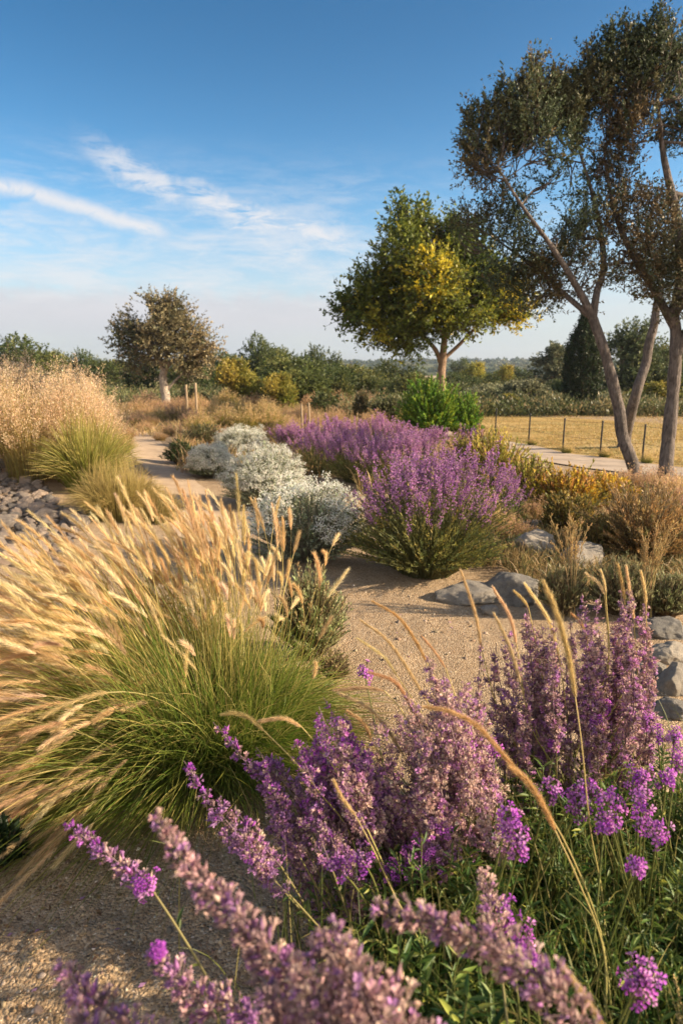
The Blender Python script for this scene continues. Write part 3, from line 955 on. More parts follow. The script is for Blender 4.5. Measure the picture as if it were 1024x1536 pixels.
# dense dark cypress beyond the lawn, and the dark tree behind it
rs = RS(21)
d = 25.0
b = P3(868, 627, d); b[2] = gz(b[0], b[1])
root = thing("cypress", "narrow dense dark cypress standing beyond the lawn", "tree", b)
n = 3600
hh = rs.uniform(0, 1, n) ** 0.8
prof = np.interp(hh, [0, 0.08, 0.25, 0.5, 0.75, 0.92, 1.0], [0.3, 0.68, 0.95, 0.95, 0.6, 0.2, 0.02]) * 0.70
a = rs.uniform(0, 2 * math.pi, n)
lump_ = 0.8 + 0.35 * vnoise(np.stack([np.cos(a) * 2, np.sin(a) * 2, hh * 5], -1), 1.6)
q = np.stack([prof * lump_ * np.cos(a), prof * lump_ * np.sin(a), 0.2 + hh * 3.15], -1) * A(1, 1, 1)
inn = rs.uniform(0.55, 1.0, (n, 1)) ** 0.5
q[:, :2] *= inn
mb = MB()
sprays(mb, rs, q, unit(q * A(1, 1, 0)), 0.26, 9, 0.032, 0.085, [(0.024, 0.046, 0.018), (0.036, 0.060, 0.024), (0.06, 0.080, 0.03)], [4, 3, 1.2], up=1.6, out=0.35)
mb.build("crown", M_TREELEAF, root, smooth=False)
mb = MB(); tubes(mb, path_smooth([A(0, 0, -.2), A(0, 0, 1), A(0.02, 0, 2.6)], 8)[None], np.linspace(0.11, 0.02, 8)[None], (0.2, 0.15, 0.1), 8)
mb.build("trunk", M_BARK_BROWN, root)

d = 33.0
b = P3(935, 616, d); b[2] = gz(b[0], b[1])
DK = dict(L=0.6, n=14, lw=0.07, ll=0.14, cols=[(0.080, 0.10, 0.042), (0.12, 0.135, 0.055), (0.18, 0.17, 0.07)], w=[4, 3, 1], up=0.3, out=0.8, gap=0.3, gfreq=0.8, bscale=2)
tD = [(b, 0.2), (P3(934, 570, d), 0.17), (P3(932, 520, d), 0.1)]
FIT = (930, 545, 0.82, 16, 4)
lobesD = [pl(930, 500, d, 28, 160), pl(912, 525, d, 26, 140), pl(952, 522, d, 24, 120), pl(930, 545, d, 34, 200), pl(905, 570, d, 28, 140), pl(955, 565, d, 32, 160), pl(925, 595, d, 34, 180), pl(962, 600, d, 28, 120), pl(945, 492, d, 14, 40)]
make_tree("dark_tree", "bushy nearly black tree standing just behind the narrow cypress", "tree", tD, lobesD, M_BARK_BROWN, DK, 22)


# ------------------------------------------------------------------ the tree line: each tree its own, grown from a few kinds
def tree_kind(name, seed, H, W, lobes_n, cols, w, L=0.5, n=12, lw=0.10, ll=0.17, up=0.3, npts=1400, trunk_r=0.12, low=0.06, cone=0.0):
    rs = RS(seed)
    root = thing(name, "", "tree", (0, 0, 0))
    wood, leaves = MB(), MB()
    C = path_smooth([A(0, 0, -.3), A(0.05 * W, 0, H * 0.3), A(-0.03 * W, 0.02 * W, H * 0.75)], 10)
    tubes(wood, C[None], np.linspace(trunk_r, trunk_r * 0.25, 10)[None], (0.15, 0.12, 0.09), 7)
    for k_ in range(lobes_n):
        h_ = rs.uniform(low, 0.88)
        rr = W / 2 * (1 - cone * h_) * np.sqrt(max(0.08, 1 - (1.6 * (h_ - 0.42)) ** 2)) if not cone else W / 2 * (1 - cone * h_)
        a_ = rs.uniform(0, 2 * math.pi)
        c_ = A(rr * 0.62 * math.cos(a_), rr * 0.62 * math.sin(a_), H * h_)
        r_ = A(1, 1, 0.85) * max(0.16 * W, rr * rs.uniform(0.38, 0.6))
        p_, d_ = blob_points(rs, c_, r_, npts // lobes_n, gap=0.27, gfreq=2.2 / W)
        p_[:, 2] = np.maximum(p_[:, 2], 0.05)
        B = bez(C[rs.randint(2, 9)][None], (C[5] * 0.4 + c_ * 0.6)[None], c_[None], 5)
        tubes(wood, B, np.linspace(trunk_r * 0.4, 0.012, 5)[None], (0.15, 0.12, 0.09), 5)
        sprays(leaves, rs, p_, d_, L, n, lw, ll, cols, w, up=up, out=0.8, clump=1.6 / W)
    wood.build("trunk", M_BARK_BROWN, root)
    leaves.build("crown", M_TREELEAF, root, smooth=False)
    return root


OLV = [(0.060, 0.085, 0.024), (0.095, 0.118, 0.032), (0.16, 0.165, 0.042)]
KINDS = {
    'round': tree_kind("background_tree", 31, 4.2, 4.4, 16, OLV, [4, 3, 1.3]),
    'broad': tree_kind("background_tree", 32, 3.0, 5.2, 18, [(0.075, 0.100, 0.028), (0.115, 0.135, 0.036), (0.19, 0.19, 0.052)], [4, 3, 1.5]),
    'upright': tree_kind("background_tree", 33, 4.6, 2.8, 14, [(0.055, 0.076, 0.026), (0.085, 0.105, 0.034), (0.14, 0.14, 0.048)], [4, 3, 1], up=0.7),
    'yellow': tree_kind("background_tree", 34, 3.2, 3.0, 13, [(0.19, 0.21, 0.036), (0.29, 0.27, 0.045), (0.42, 0.34, 0.06)], [3, 3, 2], up=0.6),
    'greyish': tree_kind("background_shrub", 35, 2.0, 3.2, 14, [(0.17, 0.185, 0.105), (0.25, 0.25, 0.14), (0.34, 0.31, 0.16)], [3, 3, 1.5], up=0.7),
    'conifer': tree_kind("background_conifer", 36, 4.6, 3.0, 26, [(0.10, 0.115, 0.062), (0.15, 0.155, 0.085), (0.22, 0.20, 0.105)], [4, 3, 1], cone=0.85, low=0.05, up=0.6),
}
USED = set()
SIZE = {}
for k_, o_ in KINDS.items():
    me_ = [c_ for c_ in o_.children if c_.name.startswith('crown')][0].data
    cv_ = np.empty(len(me_.vertices) * 3, np.float32); me_.vertices.foreach_get('co', cv_); cv_ = cv_.reshape(-1, 3)
    SIZE[k_] = (float(np.percentile(cv_[:, 2], 99.3)), float(np.percentile(cv_[:, 0], 98.5) - np.percentile(cv_[:, 0], 1.5)))


def place_tree(kind_, px, py_top, d_, wpx, label, dark=None):
    """a tree whose top the photo shows at (px, py_top), wpx wide, standing d_ metres off"""
    src = KINDS[kind_]
    top = P3(px, py_top, d_)
    z0 = gz(top[0], top[1])
    H0, W0 = SIZE[kind_]
    sz = (top[2] - z0) / H0
    sx = wpx / F * d_ / W0
    loc = (top[0], top[1], z0)
    if kind_ in USED:
        o = dup(src, loc, d_ * 1.7 + px * 0.13, (sx, sx, sz), label)
    else:
        USED.add(kind_); o = src
        o.location = loc; o.scale = (sx, sx, sz); o['label'] = label
    o['group'] = 'trees and bushes of the far tree line'
    return o


for a_ in [
    ('round', 22, 506, 55, 95, "dark rounded tree at the left edge of the photo behind the blond bank"),
    ('broad', 75, 528, 62, 70, "low dark tree sloping down from the leftmost rounded tree"),
    ('round', 130, 528, 58, 44, "small dome shaped tree peeping over the blond grass left of the olive tree"),
    ('broad', 168, 540, 50, 70, "dark low tree directly left of the pale barked olive tree"),
    ('upright', 215, 540, 45, 50, "dark tree standing behind the trunk of the olive tree"),
    ('broad', 300, 545, 44, 90, "dark bushy tree behind the right half of the olive tree"),
    ('round', 335, 528, 46, 50, "dark green tree between the olive tree and the tallest round topped tree"),
    ('round', 387, 506, 48, 56, "tallest round topped tree of the left tree line"),
    ('yellow', 352, 540, 30, 50, "yellow green young tree in front of the dark left tree line"),
    ('yellow', 418, 562, 27, 40, "small pale green sapling right of the yellow green young tree"),
    ('broad', 435, 524, 56, 66, "flat topped dark tree right of the tallest round topped tree"),
    ('round', 484, 522, 60, 50, "dark tree whose double top breaks the skyline in the middle"),
    ('broad', 462, 540, 36, 120, "big olive green bush mass left of the middle of the tree line"),
    ('broad', 515, 548, 38, 110, "olive green bush sloping down to the low gap in the tree line"),
    ('round', 548, 556, 42, 60, "small green bush beside the low gap in the tree line"),
    ('round', 594, 542, 44, 58, "dark round tree just left of the yellow leaved tree trunk"),
    ('broad', 635, 566, 40, 70, "dark bush behind the bright green bush and the brown trunk"),
    ('round', 690, 560, 48, 52, "very dark low bush right of the brown trunk"),
    ('yellow', 712, 545, 62, 30, "small golden tree rising above the dark bush right of the trunk"),
    ('round', 728, 562, 50, 46, "dark bush beneath the small golden tree"),
    ('yellow', 757, 549, 66, 26, "golden topped tree far off between trunk and cypress"),
    ('round', 690, 538, 120, 26, "small far dark tree on the ridge line right of the trunk"),
    ('broad', 740, 556, 90, 60, "far olive tree in front of the ridge"),
    ('conifer', 826, 517, 42, 62, "pale pointed conifer left of the dark cypress"),
    ('broad', 800, 566, 46, 60, "dark bush at the foot of the pale pointed conifer"),
    ('round', 780, 552, 70, 36, "round far tree left of the pale pointed conifer"),
    ('greyish', 745, 578, 31, 70, "grey green shrub at the lawn edge left of the cypress"),
    ('greyish', 790, 572, 29, 66, "tall greyish shrub beside the lawn in front of the pointed conifer"),
    ('greyish', 836, 592, 28, 52, "olive grey shrub touching the left side of the cypress"),
    ('yellow', 768, 592, 26.5, 30, "small yellowish bush at the lawn edge"),
    ('greyish', 905, 590, 28, 46, "low olive shrub right of the cypress foot"),
    ('broad', 985, 520, 42, 90, "dark broad tree behind the right hand trunks"),
    ('round', 1040, 505, 46, 80, "dark tree at the right edge of the photo behind the trunks"),
    ('yellow', 985, 574, 30, 60, "yellow green bush lit beside the right trunk beyond the lawn"),
    ('broad', 965, 596, 29, 60, "dark low bush at the lawn edge between the grey trunks"),
    ('broad', 1030, 590, 30, 70, "low bush beyond the lawn at the right edge of the photo"),
    ('greyish', 705, 585, 30, 44, "pale grey shrub right behind the bright green bush"),
    ('round', 360, 534, 58, 60, "dark tree filling the skyline between the olive tree and the tallest round topped tree"),
    ('broad', 412, 538, 50, 70, "dark tree under the flat topped one"),
    ('broad', 450, 556, 30, 90, "deep green wide bush in front of the olive green mass"),
    ('round', 500, 558, 31, 60, "deep green rounded bush in front of the sloping olive bush"),
    ('broad', 378, 566, 32, 70, "shadowy bush between the yellow green tree and the pale sapling"),
    ('broad', 610, 560, 33, 60, "green bush behind the left flank of the bright green bush"),
    ('broad', 860, 570, 34, 70, "dark bush behind the cypress on its left"),
    ('round', 1000, 545, 33, 70, "green tree seen between the thin leaning trunk and the right trunk"),
    ('broad', 720, 580, 34, 60, "deep green low bush behind the pale grey shrub"),
    ('broad', 560, 566, 36, 50, "dull green shrub left of the dark round tree"),
]:
    place_tree(*a_)
for k_ in list(KINDS):
    if k_ not in USED:
        for c_ in list(KINDS[k_].children):
            bpy.data.objects.remove(c_)
        bpy.data.objects.remove(KINDS[k_])


# low scrub that covers the ground between those trees
rs = RS(66)
n = 6500
yy = 23.3 + 75 * rs.uniform(0, 1, n) ** 1.5
xx = rs.uniform(-0.62, 0.62, n) * yy
ok = (yy > 0) & ((xx > 0) | (yy > 31))
xx, yy = xx[ok], yy[ok]; n = len(xx)
hh = rs.uniform(0.25, 0.9, n) * (0.5 + vnoise(np.stack([xx, yy, 0 * xx], -1), 0.15))
k = 90
d_ = unit(rs.randn(n, k, 3)); d_[..., 2] = np.abs(d_[..., 2])
pos = np.stack([xx, yy, height(xx, yy)], -1)[:, None] + d_ * hh[:, None, None] * A(1.3, 1.3, 1.0) * rs.uniform(0.4, 1.05, (n, k, 1))
cc = np.repeat(pick(rs, [(0.085, 0.10, 0.034), (0.13, 0.135, 0.048), (0.26, 0.20, 0.095), (0.065, 0.08, 0.03), (0.17, 0.16, 0.08)], n)[:, None], k, 1).reshape(-1, 3) * (1 + 0.2 * rs.randn(n * k, 1))
mb = MB()
scatter(mb, LEAF[0], LEAF[1], pos.reshape(-1, 3), unit(d_.reshape(-1, 3) + A(0, 0, 0.6) + 0.5 * rs.randn(n * k, 3)), rs.randn(n * k, 3), np.stack([np.full(n * k, 0.05), rs.uniform(0.06, 0.17, n * k), np.full(n * k, 0.06)], -1), np.clip(cc, 0.01, 0.9))
kind(mb.build("scrub_undergrowth", M_TREELEAF, smooth=False), 'stuff')


# ------------------------------------------------------------------ low wire fence along the walk
fence_px = [(742, 655), (792, 668), (843, 680), (899, 686), (962, 695), (1030, 703), (1110, 713)]
fp = [at(x_, y_) for x_, y_ in fence_px]
root = thing("wire_fence", "low fence of thin black posts and wire between walk and dry lawn", "fence", fp[0])
for q in fp:
    mb = MB()
    tubes(mb, np.array([[q - A(0, 0, .1), q + A(0, 0, .3), q + A(0.005, 0, .64)]]), 0.016, (0.02, 0.02, 0.02), 8)
    po = mb.build("post", M_METAL, root, origin=fp[0])
    mb = MB(); tubes(mb, np.array([[q + A(0.005, 0, .630), q + A(0.005, 0, .648), q + A(0.005, 0, .655)]]), np.array([[0.019, 0.019, 0.003]]), (0.02, 0.02, 0.02), 8)
    mb.build("cap", M_METAL, po, origin=fp[0])
for hz_ in (0.62, 0.33, 0.06):
    mb = MB()
    for q0, q1 in zip(fp[:-1], fp[1:]):
        s_ = np.linspace(0, 1, 7)[:, None]
        w_ = q0 + (q1 - q0) * s_ + A(0, 0, 1) * (hz_ - 0.02 * 4 * s_ * (1 - s_))
        tubes(mb, w_[None], 0.0026, (0.03, 0.03, 0.03), 4)
    mb.build("wire", M_METAL, root, origin=fp[0])

# short wooden posts in the meadow
for i, (px, py, d_, h_) in enumerate([(279, 578, 24, 0.0), (293, 575, 24, 0), (452, 607, 15, 0), (463, 605, 15.3, 0), ]):
    top = P3(px, py, d_); z0 = gz(top[0], top[1])
    mb = MB()
    w_ = 0.045 if d_ > 20 else 0.024
    C = np.array([[A(top[0], top[1], z0 - .1), A(top[0] + .01, top[1], (z0 + top[2]) / 2), A(top[0], top[1], top[2]), A(top[0], top[1], top[2] + 0.015)]])
    tubes(mb, C, np.array([[w_, w_ * .97, w_ * .93, w_ * .6]]), (0.4, 0.3, 0.2), 10)
    tubes(mb, C[:, -1:, :] + np.array([[[0, 0, 0], [0, 0, 0.006]]]), np.array([[w_ * .6, 0.004]]), (0.4, 0.3, 0.2), 10)
    o = mb.build("wooden_post", M_POST, origin=A(top[0], top[1], z0))
    o.location = (top[0], top[1], z0)
    tag(o, ["short pale wooden post, left one of a pair right of the olive tree trunk", "short pale wooden post, right one of a pair right of the olive tree trunk",
            "slim wooden stake, left one of two behind the purple drift", "slim wooden stake, right one of two behind the purple drift"][i], "post", "wooden posts in the meadow")


# ------------------------------------------------------------------ rocks
def rock_mesh(name, seed, mat, lvl=5, flat=0.62, rough=0.35, fine=0.10, cuts=11):
    import bmesh
    bm = bmesh.new()
    bmesh.ops.create_icosphere(bm, subdivisions=lvl, radius=1.0)
    v_ = np.array([x_.co[:] for x_ in bm.verts]); f_ = np.array([[q_.index for q_ in x_.verts] for x_ in bm.faces])
    bm.free()
    rs = RS(seed)
    # knock flat facets off a ball, then roughen it
    for _ in range(cuts):
        nrm = unit(rs.randn(3)); lim = rs.uniform(0.62, 0.92)
        dd = v_ @ nrm - lim
        v_ = v_ - np.maximum(dd, 0)[:, None] * nrm * 0.9
    o = v_ + seed * 3.7
    v_ = v_ * (1 + rough * (fbm(o, 1.3, 3) - 0.5)[:, None] + fine * (fbm(o, 4, 4) - 0.5)[:, None])
    v_ = v_ * A(1, 0.8, flat)
    v_ = v_ / A(np.ptp(v_[:, 0]) / 2, np.ptp(v_[:, 0]) / 2, np.ptp(v_[:, 2]) / 2 / flat)
    mb = MB(); mb.add(v_, f_, (0.3, 0.3, 0.3))
    return mb.mesh(name, mat)


BIG = [rock_mesh("boulder", s_, M_ROCK, 5, 0.62, 0.45, 0.24) for s_ in (3, 8, 14, 19)]
for i, (px, py, wpx, hpx, rz, lab) in enumerate([
    (700, 908, 104, 36, 0.3, "long low grey boulder in front of the purple bush, leftmost of the pair"),
    (775, 908, 92, 54, 1.2, "larger rounded grey boulder right of the long low one by the purple bush"),
    (806, 838, 72, 48, 2.0, "upright grey boulder right behind the purple bush"),
    (800, 800, 60, 22, 0.6, "flat grey slab boulder on top of the bed behind the purple bush"),
    (880, 858, 88, 54, 2.7, "dark boulder half hidden behind the straw coloured stalks"),
    (790, 846, 22, 14, 1.0, "small pinkish stone beside the upright grey boulder"),
    (1000, 958, 66, 34, 0.2, "smooth grey boulder uppermost of the pile at the right edge"),
    (1012, 1000, 76, 42, 1.6, "rounded grey boulder in the middle of the right edge pile"),
    (1024, 1042, 70, 58, 2.4, "brownish boulder lowest in the right edge pile"),
    (985, 1020, 42, 34, 0.9, "dark small stone in front of the middle boulder of the pile"),
    (735, 922, 30, 16, 0.4, "small half buried stone in front of the long low grey boulder"),
    (838, 800, 54, 34, 1.9, "pale boulder under the bronze bush"),
    (836, 895, 40, 24, 2.6, "small pale stone between the rounded grey boulder and the sage plants"),
    (1016, 1078, 60, 30, 0.3, "low stone nearest the camera at the foot of the right edge pile"),
    (968, 1012, 30, 20, 1.3, "small grey stone at the left foot of the right edge pile"),
    (978, 985, 26, 20, 0.5, "small dark stone left of the middle boulder of the pile"),
]):
    p_ = at(px, py); rx = wpx / F * p_[1] / 2; rz_ = hpx / F * p_[1] / 1.25
    o = bpy.data.objects.new("boulder", BIG[i % 4]); COL.objects.link(o)
    o.location = (p_[0], p_[1] + rx * 0.6, p_[2] + rz_ * 0.22)
    o.rotation_euler = (0.06 * math.sin(px), 0.05 * math.cos(py), (rz - 1.4) * 0.35)
    o.scale = (rx, rx, rz_ / 0.62 * 0.72)
    tag(o, lab, "boulder", "pile of boulders at the right edge" if px > 960 else "boulders around the purple bush")

# bed of cobbles on the left
rs = RS(41)
COB = [rock_mesh("cobble", 50 + s_, M_COBBLE, 4, 0.6, 0.5, 0.34, 15) for s_ in range(9)]
cand, tries = [], 0
while len(cand) < 285 and tries < 20000:
    tries += 1
    px, py = rs.uniform(-70, 150), rs.uniform(686, 850)
    if px > 34 + 0.72 * (py - 686) and py < 770 or px > 120 - 0.8 * max(0, py - 800):
        continue
    p_ = at(px, py)
    r_ = 0.045 + 0.11 * rs.uniform() ** 1.6 + (0.07 if rs.uniform() < 0.08 else 0)
    if all((p_[0] - c_[0]) ** 2 + (p_[1] - c_[1]) ** 2 > (0.74 * (r_ + c_[3])) ** 2 for c_ in cand):
        cand.append((p_[0], p_[1], p_[2], r_))
for i, (x_, y_, z_, r_) in enumerate(cand):
    o = bpy.data.objects.new("cobble", COB[i % 9]); COL.objects.link(o)
    o.location = (x_, y_, z_ + r_ * 0.25); o.rotation_euler = (rs.uniform(-.45, .45), rs.uniform(-.45, .45), rs.uniform(0, 6.28))
    o.scale = (r_, r_, r_ * rs.uniform(0.8, 1.1))
    tag(o, "rough grey brown cobble lying in the stone bed left of the grasses", "stone", "cobbles of the stone bed on the left")


# ------------------------------------------------------------------ shrubs and grasses
def dome(rs, n, rx, ry, h, base_r=0.12, S_=6, th=1.35, lean=(0, 0), lo=0.78, lump=0.52):
    """stems that spring from a small foot and fill a dome"""
    a = rs.uniform(0, 2 * math.pi, n); th_ = th * np.sqrt(rs.uniform(0, 1, n))
    rr = lo + (1.05 - lo) * rs.uniform(0, 1, n)
    e = np.stack([rx * np.sin(th_) * np.cos(a) * rr + lean[0] * np.cos(th_), ry * np.sin(th_) * np.sin(a) * rr + lean[1] * np.cos(th_), h * np.cos(th_) ** 0.75 * rr + 0.02], -1)
    lumps = 0.98 - lump / 2 + lump * vnoise(e + rs.uniform(0, 50), 2.6 / max(rx, 0.2)) + 0.10 * (rs.uniform(0, 1, n) < 0.08)
    e = e * lumps[:, None]
    b_ = np.stack([base_r * np.cos(a), base_r * np.sin(a), 0 * a], -1) * rs.uniform(0, 1, (n, 1)) ** 0.5
    c_ = b_ * 0.5 + e * A(0.42, 0.42, 0.62)
    return bez(b_, c_, e, S_)


def leafy(mb, rs, C, n, t0, lw, ll, cols, w, spread=0.8, up=0.2, pw=0.7, shape=LEAF):
    pos, T, kk, t = along(rs, C, n, t0, 1.0, pw)
    Y = unit(T + rand_perp(rs, T) * spread * rs.uniform(0.5, 1.3, (n, 1)) + A(0, 0, up))
    sz = rs.uniform(0.6, 1.3, n)
    tw = pick(rs, cols, C.shape[0], w, 0.1)
    scatter(mb, shape[0], shape[1], pos, Y, unit(rs.randn(n, 3) + A(0, 0, 0.6)), np.stack([sz * lw, sz * ll, sz * ll], -1), np.clip(tw[kk] * (1 + 0.18 * rs.randn(n, 1)), 0.004, 0.95))
    return kk


def stems(mb, C, r0, r1, col, k=3):
    tubes(mb, C, np.linspace(r0, r1, C.shape[1])[None], col, k)


def silver_shrub(name, label, px, py, wpx, hpx, seed, group):
    rs = RS(seed)
    p_ = at(px, py)
    R_ = 0.95 * wpx / F * p_[1] / 2; H_ = hpx / F * p_[1]
    p_ = p_ + A(0, R_ * 0.75, 0); p_[2] = gz(p_[0], p_[1])
    root = thing(name, label, "shrub", p_, group=group)
    C = dome(rs, 700, R_, R_ * 0.95, H_, R_ * 0.25, th=1.5, lump=0.24)
    mb = MB(); stems(mb, C, 0.003, 0.0012, (0.26, 0.24, 0.18))
    mb.build("stems", M_STEM, root)
    mb = MB()
    leafy(mb, rs, C, 21000, 0.45, 0.008, 0.022, [(0.28, 0.32, 0.20), (0.40, 0.43, 0.30), (0.18, 0.215, 0.11)], [3, 3, 2], 0.9, 0.3)
    mb.build("foliage", M_SILVER, root, smooth=False)
    # white flower heads in flat sprays at the stem tips
    mb = MB()
    tip = C[:, -1][C[:, -1, 2] > H_ * 0.34]
    keep_ = vnoise(tip * 4 + seed, 1.0) > 0.22
    tip = np.repeat(tip[keep_], 34, 0)
    n_ = len(tip)
    pos = tip + rs.randn(n_, 3) * A(0.022, 0.022, 0.014)
    scatter(mb, FLOWER_V, FLOWER_F, pos, unit(rs.randn(n_, 3) * 0.5 + A(0, 0, 1)), rs.randn(n_, 3), rs.uniform(0.006, 0.012, n_), pick(rs, [(0.78, 0.77, 0.67), (0.85, 0.85, 0.79), (0.58, 0.56, 0.45)], n_, (3, 3, 2), 0.06))
    mb.build("flowers", M_SILVER, root, smooth=False)
    return root


SG = "silver shrubs along the sandy path"
silver_shrub("silver_shrub", "white flowered silver shrub nearest the camera, touching the purple bush", 456, 858, 222, 132, 61, SG)
silver_shrub("silver_shrub", "tallest rounded silver shrub, second along the path", 392, 770, 146, 98, 62, SG)
silver_shrub("silver_shrub", "low silver shrub jutting into the path, third along the row", 312, 720, 84, 50, 63, SG)
silver_shrub("silver_shrub", "farthest silver shrub with pale flowers at the back of the row", 358, 690, 92, 46, 64, SG)


def flower_spike(mb, rs, C, n, r, size, cols, w, t0=0.0, shape='flower', taper=0.7):
    """florets round the upper part of each curve in C"""
    pos, T, kk, t = along(rs, C, n, t0, 1.0)
    d_ = rand_perp(rs, T)
    rad = r * (1 - taper * (t - t0) / (1 - t0)) * rs.uniform(0.3, 1.0, n)
    Y = unit(d_ + 0.6 * T + 0.25 * rs.randn(n, 3))
    s_ = size * rs.uniform(0.65, 1.25, n)
    cc = pick(rs, cols, n, w, 0.15)
    if shape == 'flower':
        scatter(mb, FLOWER_V, FLOWER_F, pos + d_ * rad[:, None], Y, rs.randn(n, 3), s_, cc, FLOWER_C)
    else:
        scatter(mb, BUD[0], BUD[1], pos + d_ * rad[:, None], Y, rs.randn(n, 3), s_, cc)


PURPLE = [(0.38, 0.15, 0.43), (0.52, 0.23, 0.52), (0.64, 0.33, 0.58), (0.56, 0.34, 0.40), (0.32, 0.21, 0.22)]


def purple_bush(label, p_, rx, ry, h, seed, nst, nleaf, nspk, spk_len, parts, group=None, lean=(0, 0), fl=0.011, green=None, pw=(3, 4, 3, 1.5, 1), name="salvia_bush"):
    rs = RS(seed)
    root = thing(name, label, "flowering shrub", p_, group=group)
    C = dome(rs, nst, rx, ry, h * 0.84, rx * 0.3, th=1.45, lean=lean)
    mb = MB(); stems(mb, C, 0.003, 0.0012, (0.12, 0.12, 0.05))
    mb.build("stems", M_STEM, root)
    mb = MB()
    leafy(mb, rs, C, nleaf, 0.2, 0.0075, 0.030, green or [(0.085, 0.115, 0.034), (0.13, 0.155, 0.045), (0.20, 0.20, 0.055)], [3, 3, 2], 0.75, 0.35)
    mb.build("foliage", M_LEAF, root, smooth=False)
    # flowering wands
    e = C[:, -1]; hi = e[:, 2] > h * 0.42
    cand_ = np.where(hi)[0]
    wgt = (e[cand_, 2] / h) ** 3
    k_ = rs.choice(cand_, nspk, p=wgt / wgt.sum())
    b_ = C[k_, -2]
    T = unit(C[k_, -1] - C[k_, -2])
    dirv = unit(T * 0.7 + A(0, 0, 0.75) + 0.16 * rs.randn(nspk, 3))
    L_ = spk_len * rs.uniform(0.6, 1.25, (nspk, 1))
    W_ = bez(b_, b_ + dirv * L_ * 0.5, b_ + dirv * L_ + A(0, 0, 0.02) + 0.02 * rs.randn(nspk, 3), 6)
    order = np.argsort(W_[:, -1, 1])
    rest = MB()
    for i_, j_ in enumerate(order):
        tgt = MB() if i_ < parts else rest
        stems(tgt, W_[j_:j_ + 1], 0.0018, 0.0009, (0.16, 0.09, 0.14))
        flower_spike(tgt, rs, W_[j_:j_ + 1], 34, 0.017, fl, PURPLE, pw, 0.22)
        if i_ < parts:
            tgt.build("flower_spike", M_PETAL, root, smooth=False)
    if rest.v:
        kind(rest.build("flower_spikes", M_PETAL, root, smooth=False), 'stuff')
    return root


c_ = at(655, 893)
purple_bush("large rounded purple flowered bush behind the two grey boulders", c_ + A(0, 0.55, 0), 0.66, 0.6, 0.90, 71, 1100, 26000, 300, 0.24, 90,
            green=[(0.095, 0.12, 0.038), (0.18, 0.19, 0.05), (0.32, 0.28, 0.07)])
DG = "purple drift behind the silver shrubs"
for i, (px, py, w_, h_, lab) in enumerate([
    (600, 738, 0.62, 0.66, "purple drift plant at the front right above the large purple bush"),
    (540, 728, 0.66, 0.68, "purple drift plant in the front middle"),
    (490, 715, 0.62, 0.68, "purple drift plant at the front left above the silver shrubs"),
    (450, 692, 0.62, 0.66, "leftmost hazy purple drift plant beside the tallest silver shrub"),
    (520, 690, 0.68, 0.72, "purple drift plant in the middle of the back row"),
    (578, 697, 0.66, 0.70, "purple drift plant at the right of the back row"),
    (632, 700, 0.6, 0.60, "purple drift plant in front of the bright green bush"),
]):
    p_ = at(px, py) + A(0, 0.3, 0)
    purple_bush(lab, p_, w_, w_ * 0.9, h_, 80 + i, 330, 8500, 210, 0.19, 0, DG, fl=0.014, green=[(0.15, 0.17, 0.045), (0.25, 0.245, 0.07), (0.38, 0.30, 0.11)], pw=(1.4, 3, 4, 4, 1))
purple_bush("small lone purple tuft below the bright green bush", at(703, 705) + A(0, .2, 0), 0.24, 0.24, 0.55, 91, 110, 1800, 70, 0.2, 0, fl=0.014)
purple_bush("thin purple plant seen at the right flank of the large purple bush", at(768, 800) + A(0, .3, 0), 0.24, 0.24, 0.52, 92, 90, 1500, 40, 0.2, 40, fl=0.011)


def bush(name, label, cat, px, py, wpx, hpx, seed, cols, w, nst=420, nl=9000, lw=0.014, ll=0.04, group=None, up=0.3, stemcol=(0.14, 0.10, 0.06), th=1.45, mat=None, depth=0.9):
    rs = RS(seed)
    p_ = at(px, py); R_ = wpx / F * p_[1] / 2; H_ = hpx / F * p_[1]
    p_ = p_ + A(0, R_ * 0.7, 0); p_[2] = gz(p_[0], p_[1])
    root = thing(name, label, cat, p_, group=group)
    C = dome(rs, nst, R_, R_ * depth, H_, R_ * 0.25, th=th)
    mb = MB(); stems(mb, C, 0.0045, 0.0016, stemcol)
    mb.build("stems", M_STEM, root)
    mb = MB(); leafy(mb, rs, C, nl, 0.3, lw, ll, cols, w, 0.8, up)
    mb.build("foliage", mat or M_LEAF, root, smooth=False)
    return root


GREEN = [(0.10, 0.19, 0.022), (0.17, 0.27, 0.030), (0.29, 0.35, 0.04)]
bush("green_bush", "bright green dense bush in front of the brown tree trunk", "shrub", 652, 662, 104, 92, 101, GREEN, [3, 3, 2], 800, 34000, 0.024, 0.058, up=0.5)
bush("green_bush", "smaller bright green bush adjoining the dense one on its right", "shrub", 698, 660, 56, 62, 102, GREEN, [4, 3, 1], 420, 14000, 0.024, 0.056, up=0.5)
GOLD = [(0.62, 0.42, 0.045), (0.72, 0.53, 0.07), (0.34, 0.29, 0.055), (0.50, 0.27, 0.07)]
bush("golden_bush", "golden yellow bush left of the leaning grey trunk", "shrub", 858, 786, 112, 84, 103, GOLD, [3, 2, 3, 2], 420, 9500, 0.014, 0.036, up=0.6)
bush("golden_bush", "golden bush at the foot of the two grey trunks", "shrub", 925, 762, 110, 48, 104, GOLD, [3, 2, 2, 2.5], 340, 6500, 0.014, 0.036, up=0.6)
bush("golden_bush", "yellow green wispy bush behind the large purple bush, right of the drift", "shrub", 750, 745, 112, 96, 105, [(0.28, 0.28, 0.045), (0.46, 0.39, 0.06), (0.60, 0.45, 0.08), (0.40, 0.24, 0.10)], [3, 3, 3, 2], 460, 9000, 0.012, 0.042, up=0.8)
